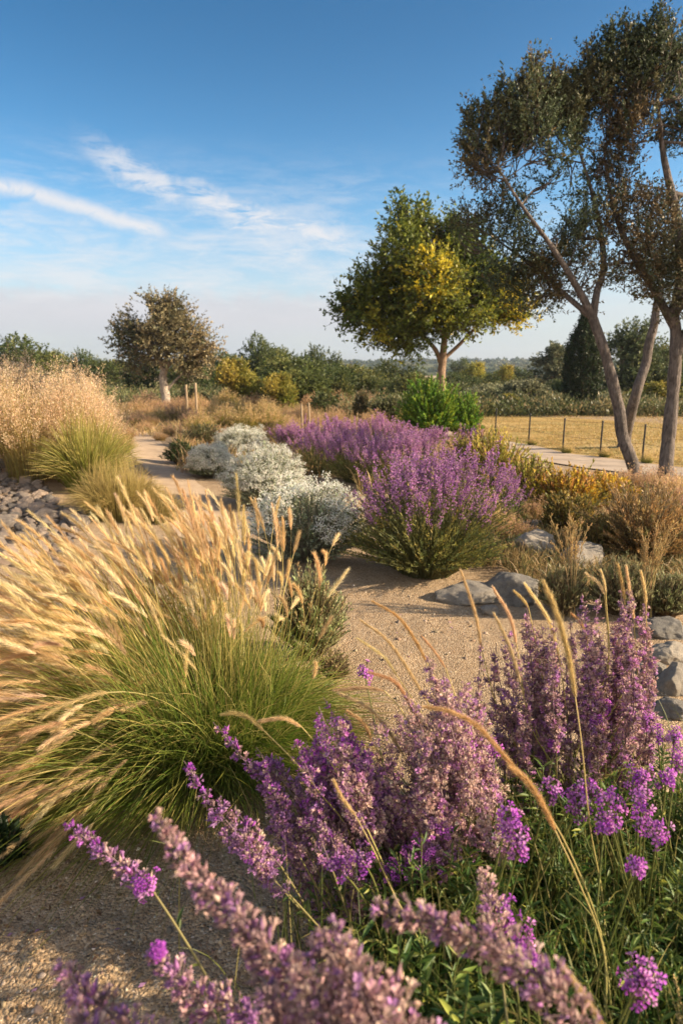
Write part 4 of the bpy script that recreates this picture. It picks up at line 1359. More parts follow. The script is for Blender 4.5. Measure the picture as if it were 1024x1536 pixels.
bush("wispy_shrub", "tall yellow green wispy growth directly right of the purple drift", "shrub", 712, 735, 92, 88, 126, [(0.22, 0.25, 0.045), (0.36, 0.34, 0.06), (0.50, 0.40, 0.09), (0.34, 0.20, 0.12)], [3, 3, 2, 1.5], 420, 8000, 0.012, 0.042, up=0.8)
bush("wispy_shrub", "yellow green wispy growth between the large purple bush and the golden bush", "shrub", 796, 775, 78, 84, 127, [(0.26, 0.27, 0.045), (0.42, 0.37, 0.06), (0.56, 0.44, 0.09), (0.36, 0.22, 0.10)], [3, 3, 2.5, 2], 380, 7000, 0.012, 0.042, up=0.8)
bush("golden_bush", "olive shrub with reddish tips above the yellow green wispy one", "shrub", 722, 705, 74, 52, 106, [(0.15, 0.16, 0.05), (0.24, 0.21, 0.06), (0.26, 0.14, 0.09)], [3, 3, 2], 300, 5500, 0.014, 0.04, up=0.7)
bush("brown_bush", "dark bronze bush under the golden one, above the straw stalks", "shrub", 862, 812, 100, 66, 107, [(0.15, 0.14, 0.04), (0.25, 0.20, 0.05), (0.36, 0.25, 0.06)], [3, 3, 1.5], 360, 7000, 0.012, 0.03, up=0.5)
bush("brown_bush", "wispy tawny bush at the right edge below the grey trunks", "shrub", 990, 852, 190, 112, 108, [(0.36, 0.22, 0.08), (0.48, 0.31, 0.12), (0.24, 0.17, 0.07), (0.18, 0.16, 0.06)], [3, 3, 2, 1.5], 560, 14000, 0.008, 0.036, up=0.5)
bush("brown_bush", "tawny low bush between the bronze bush and the right edge bush", "shrub", 915, 838, 80, 60, 109, [(0.24, 0.19, 0.06), (0.36, 0.26, 0.08), (0.17, 0.16, 0.05)], [3, 3, 2], 320, 6500, 0.008, 0.034, up=0.5)
SAGE = [(0.23, 0.23, 0.11), (0.32, 0.30, 0.15), (0.16, 0.175, 0.075), (0.40, 0.33, 0.18)]
SAG = "grey green twiggy plants behind the boulders"
bush("sage_plant", "grey green twiggy plant around the stalk left of the dark boulder", "shrub", 850, 930, 84, 80, 111, SAGE, [3, 3, 2, 1], 380, 5200, 0.006, 0.03, SAG, up=0.8)
bush("sage_plant", "grey green twiggy plant beneath the right straw stalks", "shrub", 945, 935, 120, 86, 112, SAGE, [3, 3, 2, 1.5], 480, 7000, 0.006, 0.03, SAG, up=0.8)
bush("sage_plant", "grey green twiggy plant touching the boulder pile at the right edge", "shrub", 1015, 936, 110, 72, 113, SAGE, [3, 2, 3, 1], 400, 6000, 0.006, 0.03, SAG, up=0.7)
bush("wiry_shrub", "small wiry grey green shrub at the right flank of the big fountain grass", "shrub", 466, 1004, 128, 150, 114, [(0.28, 0.31, 0.14), (0.40, 0.40, 0.20), (0.48, 0.36, 0.18), (0.18, 0.21, 0.08)], [3, 3, 2, 2], 620, 12000, 0.006, 0.024, up=0.6)
bush("wiry_shrub", "flat patch of dry twigs on the sand below the wiry shrub", "shrub", 496, 1034, 76, 48, 115, [(0.26, 0.19, 0.10), (0.34, 0.25, 0.14), (0.16, 0.15, 0.07)], [3, 3, 1], 240, 2400, 0.005, 0.022, up=0.3)
bush("low_juniper", "low dark green plant spreading onto the path beside the silver row", "shrub", 270, 699, 62, 32, 116, [(0.05, 0.075, 0.028), (0.085, 0.105, 0.04)], [3, 2], 260, 4000, 0.014, 0.05, up=0.3)
bush("low_juniper", "olive low shrub behind the dark spreading plant at the path", "shrub", 300, 672, 66, 34, 117, [(0.11, 0.115, 0.05), (0.17, 0.15, 0.07)], [3, 2], 260, 3600, 0.014, 0.05, up=0.4)
bush("dark_foliage_plant", "dark green leafy plant cut by the left edge near the gravel", "shrub", -14, 1322, 96, 74, 118, [(0.020, 0.042, 0.016), (0.035, 0.062, 0.022)], [3, 2], 120, 1500, 0.014, 0.036, up=0.2)
# shrubs in the meadow behind the drift
bush("meadow_shrub", "green low shrub in the blond meadow behind the purple drift", "shrub", 488, 622, 66, 30, 121, [(0.085, 0.11, 0.035), (0.13, 0.15, 0.05)], [3, 2], 260, 3600, 0.04, 0.09)
bush("meadow_shrub", "dark column shaped shrub in the blond meadow", "shrub", 543, 632, 28, 44, 122, [(0.075, 0.075, 0.035), (0.14, 0.11, 0.05)], [3, 2], 200, 2800, 0.04, 0.09)
bush("meadow_shrub", "grey green rounded shrub left of the bright green bush", "shrub", 585, 642, 58, 48, 123, [(0.10, 0.11, 0.05), (0.15, 0.155, 0.07)], [3, 2], 260, 4200, 0.04, 0.085)
bush("meadow_shrub", "pale yellow shrub beside the far yellow sapling", "shrub", 395, 606, 80, 36, 124, [(0.18, 0.17, 0.045), (0.26, 0.22, 0.06)], [3, 2], 280, 4000, 0.045, 0.10)
bush("meadow_shrub", "dull green shrub at the foot of the olive tree", "shrub", 285, 612, 46, 26, 125, [(0.14, 0.13, 0.05), (0.20, 0.17, 0.07)], [3, 2], 220, 2800, 0.045, 0.10)


# ---- grasses
def tussock(name, label, cat, p_, n, h, spread, seed, cols_base, cols_tip, width=0.004, plume=0, plume_cols=None, lean=(0, 0), group=None, foot=0.12, droop=0.3, S_=6, plume_n=26, plume_len=0.22, plume_w=0.02, seedsize=0.010):
    rs = RS(seed)
    root = thing(name, label, cat, p_, group=group)

    def curves(n_, hh, sp):
        a = rs.uniform(0, 2 * math.pi, n_); r_ = sp * rs.uniform(0, 1, n_) ** 0.55
        H_ = hh * rs.uniform(0.6, 1.06, n_) * (1 - 0.30 * (r_ / sp) ** 2)
        f_ = foot * rs.uniform(0, 1, n_) ** 0.5
        b_ = np.stack([f_ * np.cos(a), f_ * np.sin(a), 0 * a - 0.01], -1)
        e = np.stack([r_ * np.cos(a) + lean[0] * H_, r_ * np.sin(a) + lean[1] * H_, H_ * (1 - droop * (r_ / sp) ** 2)], -1) + 0.04 * hh * rs.randn(n_, 3)
        e[:, 2] = np.maximum(e[:, 2], 0.03)
        c_ = b_ + (e - b_) * A(0.3, 0.3, 0) + A(0, 0, 1) * (H_ * 0.68)[:, None]
        return bez(b_, c_, e, S_)
    C = curves(n, h * (0.82 if plume else 1), spread)
    t = np.linspace(0, 1, S_)[None, :, None]
    cb, ct = pick(rs, cols_base, n)[:, None], pick(rs, cols_tip, n)[:, None]
    mb = MB()
    ribbons(mb, C, width * np.array([0.8, 1, 1, 0.85, 0.55, 0.12][:S_]) * rs.uniform(0.7, 1.3, (n, 1)), cb * (1 - t ** 1.3) + ct * t ** 1.3, rs=rs)
    mb.build("blades", M_GRASS, root)
    if plume:
        K = curves(plume, h, spread * 0.95)
        mb = MB()
        ribbons(mb, K, 0.0022 * np.ones(S_), pick(rs, [(0.40, 0.30, 0.12)], plume), rs=rs)
        pos, T, kk, tt = along(rs, K, plume * plume_n, 1 - plume_len / h, 1.0)
        n_ = len(pos)
        d_ = rand_perp(rs, T)
        rad = plume_w * rs.uniform(0.1, 1, n_) * np.clip((1.05 - tt) / (plume_len / h) * 2.2, 0.2, 1)
        s_ = rs.uniform(0.6, 1.3, n_) * seedsize
        scatter(mb, LEAF[0], LEAF[1], pos + d_ * rad[:, None], unit(T + 0.7 * d_ + 0.3 * rs.randn(n_, 3)), rs.randn(n_, 3), np.stack([s_ * 0.5, s_ * 1.3, s_], -1), pick(rs, plume_cols, n_))
        kind(mb.build("plumes", M_STRAW, root, smooth=False), 'stuff')
    return root


STRAW = [(0.62, 0.43, 0.21), (0.72, 0.53, 0.29), (0.50, 0.33, 0.15)]
YG = [(0.10, 0.13, 0.022), (0.16, 0.18, 0.030)]
YGT = [(0.34, 0.29, 0.075), (0.44, 0.34, 0.11)]
t1 = at(112, 770)
tussock("grass_tussock", "large fresh green tussock with straw tips beside the cobbles", "ornamental grass", at(128, 742) + A(0, .15, 0), 1500, 0.98, 0.66, 131, [(0.12, 0.18, 0.022), (0.19, 0.235, 0.032)], [(0.36, 0.33, 0.075), (0.54, 0.43, 0.15)], 0.0075, foot=0.22, droop=0.35)
tussock("grass_tussock", "fine blond tussock bulging over the path edge below the green one", "ornamental grass", at(168, 782) + A(0, .2, 0), 2600, 0.66, 0.56, 132, [(0.22, 0.19, 0.05), (0.31, 0.25, 0.08)], [(0.50, 0.36, 0.14), (0.42, 0.31, 0.11)], 0.0035, foot=0.28, droop=0.55)
tussock("grass_tussock", "small fine blond tussock at the sandy path, right of the bulging one", "ornamental grass", at(222, 790) + A(0, .25, 0), 1100, 0.42, 0.36, 133, [(0.20, 0.18, 0.05), (0.28, 0.23, 0.07)], [(0.46, 0.34, 0.13), (0.38, 0.29, 0.10)], 0.0032, foot=0.2, droop=0.6)
tussock("grass_tussock", "yellow green tussock at the left edge above the cobbles", "ornamental grass", at(8, 690) + A(0, .2, 0), 1500, 1.05, 0.75, 134, [(0.14, 0.15, 0.03), (0.20, 0.19, 0.04)], [(0.36, 0.30, 0.07), (0.46, 0.35, 0.11)], 0.006, foot=0.3, droop=0.4)

# blond feather grasses on the bank: three kinds, copied
FEATHER = [(0.76, 0.57, 0.36), (0.84, 0.67, 0.47), (0.66, 0.46, 0.28)]
FK = [tussock("feather_grass", "", "ornamental grass", (0, 0, 0), 360, 1.32, 0.48, 140 + i, [(0.22, 0.19, 0.05), (0.30, 0.24, 0.07)], [(0.52, 0.38, 0.16)], 0.005, 210, FEATHER, group="blond feather grasses on the bank",
              foot=0.25, droop=0.15, plume_n=46, plume_len=0.55, plume_w=0.05, seedsize=0.017) for i in range(3)]
spots = [(-3.15, 8.2, 1.1), (-3.75, 7.9, 1.0), (-4.35, 7.8, 1.06), (-3.2, 9.1, 1.0), (-3.6, 9.0, 1.08), (-4.3, 8.8, 1.05), (-5.0, 8.6, 1.1), (-3.85, 10.1, 1.02), (-4.4, 10.0, 1.06), (-4.7, 9.9, 1.08), (-5.5, 9.7, 1.1),
         (-4.35, 11.3, .98), (-4.95, 11.2, 1.02), (-5.2, 11.1, 1.05), (-6.2, 10.9, 1.08), (-4.75, 12.6, .95), (-5.4, 12.6, 1.0), (-5.9, 12.6, 1.02), (-5.8, 8.6, 1.0), (-5.3, 14.0, 0.9), (-6.0, 14.2, .95), (-6.6, 14.0, 1.0)]
flab = ["blond feather grass at the front right of the bank, over the green tussock", "blond feather grass in the front row behind the green tussock", "blond feather grass in the front row near the left edge"]
rs = RS(150)
for i, (x_, y_, s_) in enumerate(spots):
    loc = (x_ + 0.1 * rs.randn(), y_ + 0.1 * rs.randn(), gz(x_, y_))
    lab = flab[i] if i < 3 else "blond feather grass massed on the bank at the left"
    if i < 3:
        o = FK[i]; o.location = loc; o.rotation_euler.z = rs.uniform(0, 6); o.scale = (s_,) * 3; o['label'] = lab
    else:
        dup(FK[i % 3], loc, rs.uniform(0, 6.28), s_, lab)

# blond and reddish tufts of the meadow, copied from three kinds
MK = [tussock("meadow_tuft", "", "grass", (0, 0, 0), 420, 0.62, 0.42, 160, YG, YGT, 0.007, 110, STRAW, foot=0.2, droop=0.3, plume_n=18, plume_len=0.25, plume_w=0.03, seedsize=0.02),
      tussock("meadow_tuft", "", "grass", (0, 0, 0), 480, 0.5, 0.45, 161, [(0.26, 0.19, 0.07)], [(0.52, 0.36, 0.16), (0.42, 0.27, 0.14)], 0.007, 120, [(0.60, 0.41, 0.23), (0.48, 0.29, 0.19)], foot=0.22, droop=0.3, plume_n=18, plume_len=0.25, plume_w=0.035, seedsize=0.02),
      tussock("meadow_tuft", "", "grass", (0, 0, 0), 420, 0.55, 0.40, 162, [(0.16, 0.15, 0.05)], [(0.34, 0.26, 0.11), (0.30, 0.19, 0.12)], 0.007, 110, [(0.38, 0.22, 0.17), (0.50, 0.32, 0.20)], foot=0.2, droop=0.3, plume_n=16, plume_len=0.22, plume_w=0.035, seedsize=0.02)]
mlab = ["yellow green grass tuft with straw heads in the meadow beyond the path", "blond grass tuft in the meadow behind the flowers", "reddish brown seeded tuft in the meadow behind the flowers"]
used = [False] * 3
spots = []
for px, py, k_, s_ in [(300, 655, 0, 1.1), (335, 648, 0, 1.2), (370, 650, 0, 1.25), (405, 648, 0, 1.2), (325, 634, 0, 1.3), (362, 632, 0, 1.35), (398, 630, 0, 1.3), (430, 640, 1, 1.0), (285, 640, 2, 1.0), (265, 634, 2, 1.2), (300, 622, 1, 1.4),
                       (262, 622, 1, 1.3), (232, 620, 1, 1.3), (218, 612, 2, 1.5), (205, 622, 1, 1.2), (340, 615, 0, 1.5), (380, 617, 1, 1.5), (415, 618, 1, 1.5), (450, 630, 1, 1.1), (470, 645, 1, 0.9), (440, 660, 1, 0.9), (410, 668, 2, 0.9),
                       (500, 640, 1, 1.1), (520, 625, 1, 1.3), (560, 645, 1, 1.1), (600, 660, 1, 0.9), (470, 616, 1, 1.5), (505, 612, 1, 1.6), (545, 616, 2, 1.5), (610, 645, 0, 1.0), (640, 680, 1, 0.8), (670, 688, 1, 0.7), (690, 682, 2, 0.8),
                       (715, 735, 0, 0.8), (690, 740, 1, 0.8), (660, 720, 0, 0.8), (775, 735, 1, 0.7), (800, 742, 2, 0.7), (790, 765, 0, 0.8), (960, 748, 1, 0.8), (1000, 752, 1, 0.8), (1030, 770, 1, 0.9), (885, 742, 1, 0.6), (1040, 800, 2, 0.8), (810, 790, 1, 0.6), (940, 800, 1, 0.6),
                       (395, 690, 2, 0.7), (330, 670, 2, 0.8), (238, 662, 1, 0.45), (250, 655, 2, 0.5), (186, 660, 1, 0.6), (281, 619, 1, 1.25), (296, 617, 0, 1.2), (268, 620, 2, 1.2), (452, 634, 1, 1.0), (226, 640, 1, 0.7), (214, 648, 1, 0.6), (236, 634, 0, 0.8), (206, 640, 2, 0.8), (222, 628, 1, 1.0), (244, 626, 2, 1.1), (178, 680, 0, 0.7), (690, 800, 0, 0.6), (735, 812, 0, 0.7), (765, 820, 1, 0.6)]:
    p_ = at(px, py) + A(0, 0.15, 0)
    p_[2] = gz(p_[0], p_[1])
    if used[k_]:
        o = dup(MK[k_], p_, rs.uniform(0, 6.28), s_)
    else:
        used[k_] = True; o = MK[k_]; o.location = tuple(p_); o.scale = (s_,) * 3
    o['label'] = mlab[k_]; o['group'] = ['yellow green meadow tufts', 'blond meadow tufts', 'reddish meadow tufts'][k_]

# dry meadow grass under and between them: nobody could count it
rs = RS(170)
n = 60000
py_ = 603 + 160 * rs.uniform(0, 1, n) ** 1.2
yy = rs.uniform(8.0, 34.0, n)
xx = rs.uniform(-0.62, 0.5, n) * yy
ok = (xx < 0.18 * yy - 0.9 + 0 * xx) & ~((xx > -0.34 * yy - 0.3) & (xx < -0.235 * yy - 0.1) & (yy < 15.5)) & (xx > -0.5 * yy)
front = (yy < 9.6) & (xx < 0.2) & (xx > -3)
ok &= ~front
xx, yy = xx[ok], yy[ok]; n = len(xx)
b_ = np.stack([xx, yy, height(xx, yy)], -1)
hh = rs.uniform(0.10, 0.34, n) * (0.5 + vnoise(b_, 0.6))
e = b_ + np.stack([0.10 * rs.randn(n), 0.10 * rs.randn(n), hh], -1)
mb = MB()
cc = pick(rs, [(0.42, 0.29, 0.12), (0.52, 0.37, 0.18), (0.24, 0.20, 0.07), (0.36, 0.22, 0.14)], n, (3, 3, 2, 1))
ribbons(mb, bez(b_, b_ * 0.6 + e * 0.4 + A(0, 0, 1) * (hh * 0.4)[:, None], e, 4), np.array([1, 1, 0.8, 0.2]) * 0.012, cc, rs=rs)
kind(mb.build("dry_grass", M_GRASS), 'stuff')

# litter and short dry stalks in the bed around the boulders and golden bushes
n = 26000
yy = rs.uniform(4.3, 9.2, n); xx = rs.uniform(0.25, 1.0, n) * 0.56 * yy
ok = (xx > 0.9 + 0.16 * (yy - 4.3)) | (yy > 6.5)
ok &= ~((yy < 5.0) & (xx < 1.25))
xx, yy = xx[ok], yy[ok]; n = len(xx)
b_ = np.stack([xx, yy, height(xx, yy)], -1)
hh = rs.uniform(0.03, 0.16, n) * (0.5 + vnoise(b_, 1.3))
e = b_ + np.stack([0.06 * rs.randn(n), 0.06 * rs.randn(n), hh], -1)
mb = MB()
ribbons(mb, bez(b_, b_ * 0.6 + e * 0.4 + A(0, 0, 1) * (hh * 0.4)[:, None], e, 4), np.array([1, 1, 0.8, 0.2]) * 0.006, pick(rs, [(0.30, 0.21, 0.10), (0.20, 0.16, 0.07), (0.38, 0.26, 0.12), (0.13, 0.13, 0.05)], n), rs=rs)
kind(mb.build("undergrowth", M_GRASS), 'stuff')


# two straw coloured stalk plants standing in the sage
def stalk_plant(label, px, py, hpx, wpx, seed, n):
    rs = RS(seed)
    p_ = at(px, py); d_ = p_[1]; H_ = hpx / F * d_; W_ = wpx / F * d_ / 2
    root = thing("stalk_grass", label, "ornamental grass", p_, group="straw stalk plants in the sage")
    a = rs.uniform(0, 2 * math.pi, n); r_ = W_ * rs.uniform(0.1, 1, n)
    e = np.stack([r_ * np.cos(a), r_ * np.sin(a), H_ * rs.uniform(0.72, 1.0, n)], -1)
    b_ = rs.randn(n, 3) * A(0.02, 0.02, 0)
    C = bez(b_, b_ + A(0, 0, 1) * (H_ * 0.55) + (e - b_) * A(0.15, 0.15, 0), e, 9)
    mb = MB(); tubes(mb, C, np.linspace(0.0035, 0.0012, 9)[None], pick(rs, [(0.42, 0.31, 0.14), (0.34, 0.28, 0.12)], n), 4)
    mb.build("stalks", M_STEM, root)
    for i in range(n):
        # a sparse open head: short side branches with husks
        hd = MB()
        m_ = 26
        pos, T, kk, t = along(rs, C[i:i + 1], m_, 0.52, 1.0)
        d2 = unit(T * 0.9 + rand_perp(rs, T) * 0.6 + A(0, 0, 0.4))
        B = bez(pos, pos + d2 * 0.02, pos + d2 * rs.uniform(0.02, 0.06, (m_, 1)) * (1.3 - t[:, None] * 0.6), 3)
        tubes(hd, B, 0.0011, (0.5, 0.38, 0.18), 3)
        q_, T2, _, _ = along(rs, B, m_ * 4, 0.2, 1.0)
        scatter(hd, BUD[0], BUD[1], q_, unit(T2 + 0.5 * rs.randn(*T2.shape)), rs.randn(*T2.shape), np.stack([np.full(len(q_), 0.005), np.full(len(q_), 0.012), np.full(len(q_), 0.005)], -1), pick(rs, STRAW, len(q_)))
        hd.build("seed_head", M_STRAW, root, smooth=False)
    return root


stalk_plant("straw coloured branching stalks in front of the dark boulder", 852, 925, 168, 84, 181, 11)
stalk_plant("straw coloured fan of stalks in front of the tawny bush", 965, 930, 160, 96, 182, 15)


# weeds at the feet of the fence posts
for q, lab in zip(fp[1:5], ("weed tuft at the foot of the second fence post from the green bush", "weed tuft at the foot of the middle fence post left of the leaning trunk", "weed tuft at the fence post nearest the leaning trunk on its left", "weed tuft at the fence post between the two grey trunks")):
    o = dup(MK[0], q + A(0.05, -0.08, 0), rs.uniform(0, 6), 0.36, lab)
    o['group'] = "weed tufts along the fence"


# ------------------------------------------------------------------ the big fountain grass
def fox_head(mb, rs, C, nb, blen, bw, core, cols, ns=70, spread=0.5, prof=None):
    """soft bristly seed heads along curves C (n,S,3)"""
    n = C.shape[0]
    pos, T, kk, t = along(rs, C, n * nb, 0.0, 1.0)
    d_ = rand_perp(rs, T)
    w_ = np.interp(t, [0, 0.12, 0.5, 0.85, 1], prof or [0.55, 0.95, 1.0, 0.75, 0.4])
    L_ = blen * w_ * rs.uniform(0.6, 1.25, len(t))
    Y = unit(T * 1.0 + d_ * spread * rs.uniform(0.5, 1.4, (len(t), 1)))
    hc = pick(rs, cols, n, None, 0.06)
    scatter(mb, BRISTLE[0], BRISTLE[1], pos + d_ * core * 0.5, Y, rs.randn(len(t), 3), np.stack([np.full(len(t), bw), L_, L_], -1), np.clip(hc[kk] * (1 + 0.16 * rs.randn(len(t), 1)), 0.01, 0.95))
    pos, T, kk, t = along(rs, C, n * ns, 0.0, 0.98)
    d_ = rand_perp(rs, T)
    w_ = np.interp(t, [0, 0.12, 0.5, 0.85, 1], prof or [0.55, 0.95, 1.0, 0.75, 0.4])
    s_ = core * 1.9 * rs.uniform(0.7, 1.2, len(t)) * w_
    scatter(mb, BUD[0], BUD[1], pos, unit(T + 0.55 * d_), rs.randn(len(t), 3), np.stack([s_ * 0.5, s_ * 1.5, s_ * 0.5], -1), np.clip(hc[kk] * 0.85 * (1 + 0.15 * rs.randn(len(t), 1)), 0.01, 0.9))


def fountain_grass():
    rs = RS(201)
    B = at(304, 1104); B[2] = 0
    root = thing("fountain_grass", "big fountain grass with golden bristly heads swept to the left, on the gravel", "ornamental grass", B)
    # flowering culms
    n0 = 9000
    a = rs.uniform(0, 2 * math.pi, n0)
    ca, sa = np.cos(a), np.sin(a)
    # many to the left and back, few to the front and right
    pr = np.clip(0.34 - 0.72 * ca + 0.22 * sa, 0.05, 1) * np.where((sa < -0.45) & (ca > -0.3), 0.16, 1) * np.where((sa > 0.2) & (ca > -0.1), 1.3, 1)
    keep_ = rs.uniform(0, 1, n0) < pr
    ca, sa = ca[keep_][:1450], sa[keep_][:1450]
    n = len(ca)
    th = np.radians(np.where(ca > 0.1, rs.uniform(4, 32, n), 8 + 66 * rs.uniform(0, 1, n) ** 0.72))
    L = 1.07 - 0.48 * rs.uniform(0, 1, n) ** 1.5; L = L * (1 - 0.05 * np.degrees(th) / 70)
    dirv = np.stack([np.sin(th) * ca, np.sin(th) * sa, np.cos(th)], -1)
    foot = np.stack([0.24 * ca, 0.24 * sa, 0 * ca], -1) * rs.uniform(0, 1, (n, 1)) ** 0.5 + rs.randn(n, 3) * A(0.07, 0.06, 0)
    sag = (0.06 + (0.46 + 0.16 * np.clip(-ca, 0, 1)) * np.sin(th) ** 1.5 * rs.uniform(0.3, 1.5, n))
    e = foot + dirv * L[:, None] + A(-0.16, 0.02, 0) * L[:, None] - A(0, 0, 1) * (sag * L)[:, None] + 0.055 * rs.randn(n, 3)
    e[:, 2] = np.maximum(e[:, 2], 0.06)
    c_ = foot + dirv * (L * rs.uniform(0.5, 0.72, n))[:, None] + A(0, 0, 0.05) + 0.03 * rs.randn(n, 3)
    C = bez(foot, c_, e, 15)
    # a few that hang over at the front
    front = []
    for pts in ([(262, 1050), (240, 1010), (205, 1030), (185, 1062)], [(270, 1060), (245, 1022), (212, 1046), (172, 1112)], [(285, 1070), (262, 1030), (232, 1055), (206, 1142)], [(276, 1076), (258, 1040), (226, 1066), (196, 1100)],
                [(200, 1060), (160, 1030), (110, 1060), (66, 1140)], [(190, 1070), (150, 1060), (110, 1100), (70, 1170)], [(170, 1060), (110, 1020), (60, 1040), (10, 1110)], [(180, 1080), (120, 1050), (70, 1072), (20, 1160)],
                [(300, 1040), (290, 985), (282, 960), (277, 1030)], [(180, 1050), (100, 1000), (40, 1010), (-20, 1050)], [(210, 1080), (160, 1080), (128, 1110), (100, 1150)]):
        front.append(path_smooth([A(0.02, 0, 0)] + [P3(x_, y_, 2.22 + 0.03 * k_) - B for k_, (x_, y_) in enumerate(pts[::1])], 15))
    C = np.concatenate([np.array(front), C]); n = len(C)
    t = np.linspace(0, 1, 15)[None, :, None]
    cb, ct = pick(rs, [(0.20, 0.20, 0.045), (0.28, 0.24, 0.06)], n)[:, None], pick(rs, [(0.56, 0.39, 0.16), (0.48, 0.34, 0.13)], n)[:, None]
    mb = MB()
    ribbons(mb, C, 0.0020 * np.ones(15), cb * (1 - t) + ct * t, rs=rs)
    mb.build("stalks", M_GRASS, root)
    heads = np.array([path_smooth(q[(-4 if i_ % 3 else -5):], 9) for i_, q in enumerate(C)])
    HC = [(0.77, 0.59, 0.34), (0.83, 0.67, 0.43), (0.68, 0.49, 0.25), (0.55, 0.38, 0.20)]
    vis = np.argsort(heads[:, -1, 1] - 0.25 * heads[:, -1, 2])      # nearest the camera first
    for i in vis[:100]:
        mb = MB(); fox_head(mb, rs, heads[i:i + 1], 480, 0.035, 0.00095, 0.0027, HC, 60, 0.40)
        mb.build("seed_head", M_STRAW, root, smooth=False)
    mb = MB(); fox_head(mb, rs, heads[vis[100:]], 300, 0.035, 0.0012, 0.0027, HC, 34, 0.40)
    kind(mb.build("seed_heads", M_STRAW, root, smooth=False), 'stuff')
    # arching blades
    n = 9500
    a = rs.uniform(0, 2 * math.pi, n); ca, sa = np.cos(a), np.sin(a)
    th = np.radians(6 + 80 * rs.uniform(0, 1, n) ** 0.62)
    L = rs.uniform(0.40, 0.86, n) * np.where(ca > 0.2, 0.68, 1.0)
    dirv = np.stack([np.sin(th) * ca, np.sin(th) * sa, np.cos(th)], -1)
    foot = np.stack([0.28 * ca, 0.28 * sa, 0 * ca], -1) * rs.uniform(0, 1, (n, 1)) ** 0.5 + rs.randn(n, 3) * A(0.06, 0.06, 0)
    sag = 0.04 + 0.62 * np.sin(th) ** 1.4 * rs.uniform(0.4, 1.3, n)
    e = foot + dirv * L[:, None] + A(-0.10, 0, 0) * L[:, None] - A(0, 0, 1) * (sag * L)[:, None] + 0.06 * rs.randn(n, 3)
    e[:, 2] = np.maximum(e[:, 2], 0.012 + 0.03 * rs.uniform(0, 1, n))
    c_ = foot + dirv * (L * rs.uniform(0.42, 0.75, n))[:, None] + 0.035 * rs.randn(n, 3)
    c_[:, 2] = np.maximum(c_[:, 2], 0.10)
    C = bez(foot, c_, e, 9)
    t = np.linspace(0, 1, 9)[None, :, None]
    cb = pick(rs, [(0.055, 0.120, 0.016), (0.085, 0.155, 0.020), (0.13, 0.185, 0.028)], n, (3, 3, 2))[:, None]
    ct = pick(rs, [(0.15, 0.19, 0.03), (0.26, 0.26, 0.05), (0.50, 0.38, 0.13)], n, (3.4, 3, 2.2))[:, None]
    mb = MB()
    ribbons(mb, C, 0.0026 * np.array([0.9, 1, 1, 1, 0.95, 0.85, 0.7, 0.45, 0.1]) * rs.uniform(0.7, 1.25, (n, 1)), cb * (1 - t ** 1.4) + ct * t ** 1.4, rs=rs)
    mb.build("blades", M_GRASS, root)
    # last year's dry leaves lying under it
    n = 2200
    a = rs.uniform(0, 2 * math.pi, n)
    r_ = rs.uniform(0.25, 0.62, n)
    b_ = np.stack([r_ * np.cos(a), r_ * np.sin(a), 0.01 + 0.03 * rs.uniform(0, 1, n)], -1)
    e = b_ + np.stack([np.cos(a), np.sin(a), 0 * a], -1) * rs.uniform(0.08, 0.25, (n, 1)) + 0.06 * rs.randn(n, 3) * A(1, 1, 0.1)
    mb = MB(); ribbons(mb, bez(b_, (b_ + e) / 2 + A(0, 0, 0.03), e, 5), np.array([1, 1, 0.9, 0.6, 0.2]) * 0.0025, pick(rs, [(0.30, 0.20, 0.10), (0.20, 0.14, 0.07), (0.42, 0.30, 0.15)], n), rs=rs)
    mb.build("dry_thatch", M_GRASS, root)


fountain_grass()

# ------------------------------------------------------------------ foreground flowers
DUSTY = [(0.58, 0.37, 0.36), (0.72, 0.52, 0.43), (0.43, 0.22, 0.43), (0.62, 0.28, 0.58), (0.34, 0.22, 0.21)]
MAGENTA = [(0.50, 0.11, 0.56), (0.62, 0.20, 0.62), (0.40, 0.08, 0.50)]


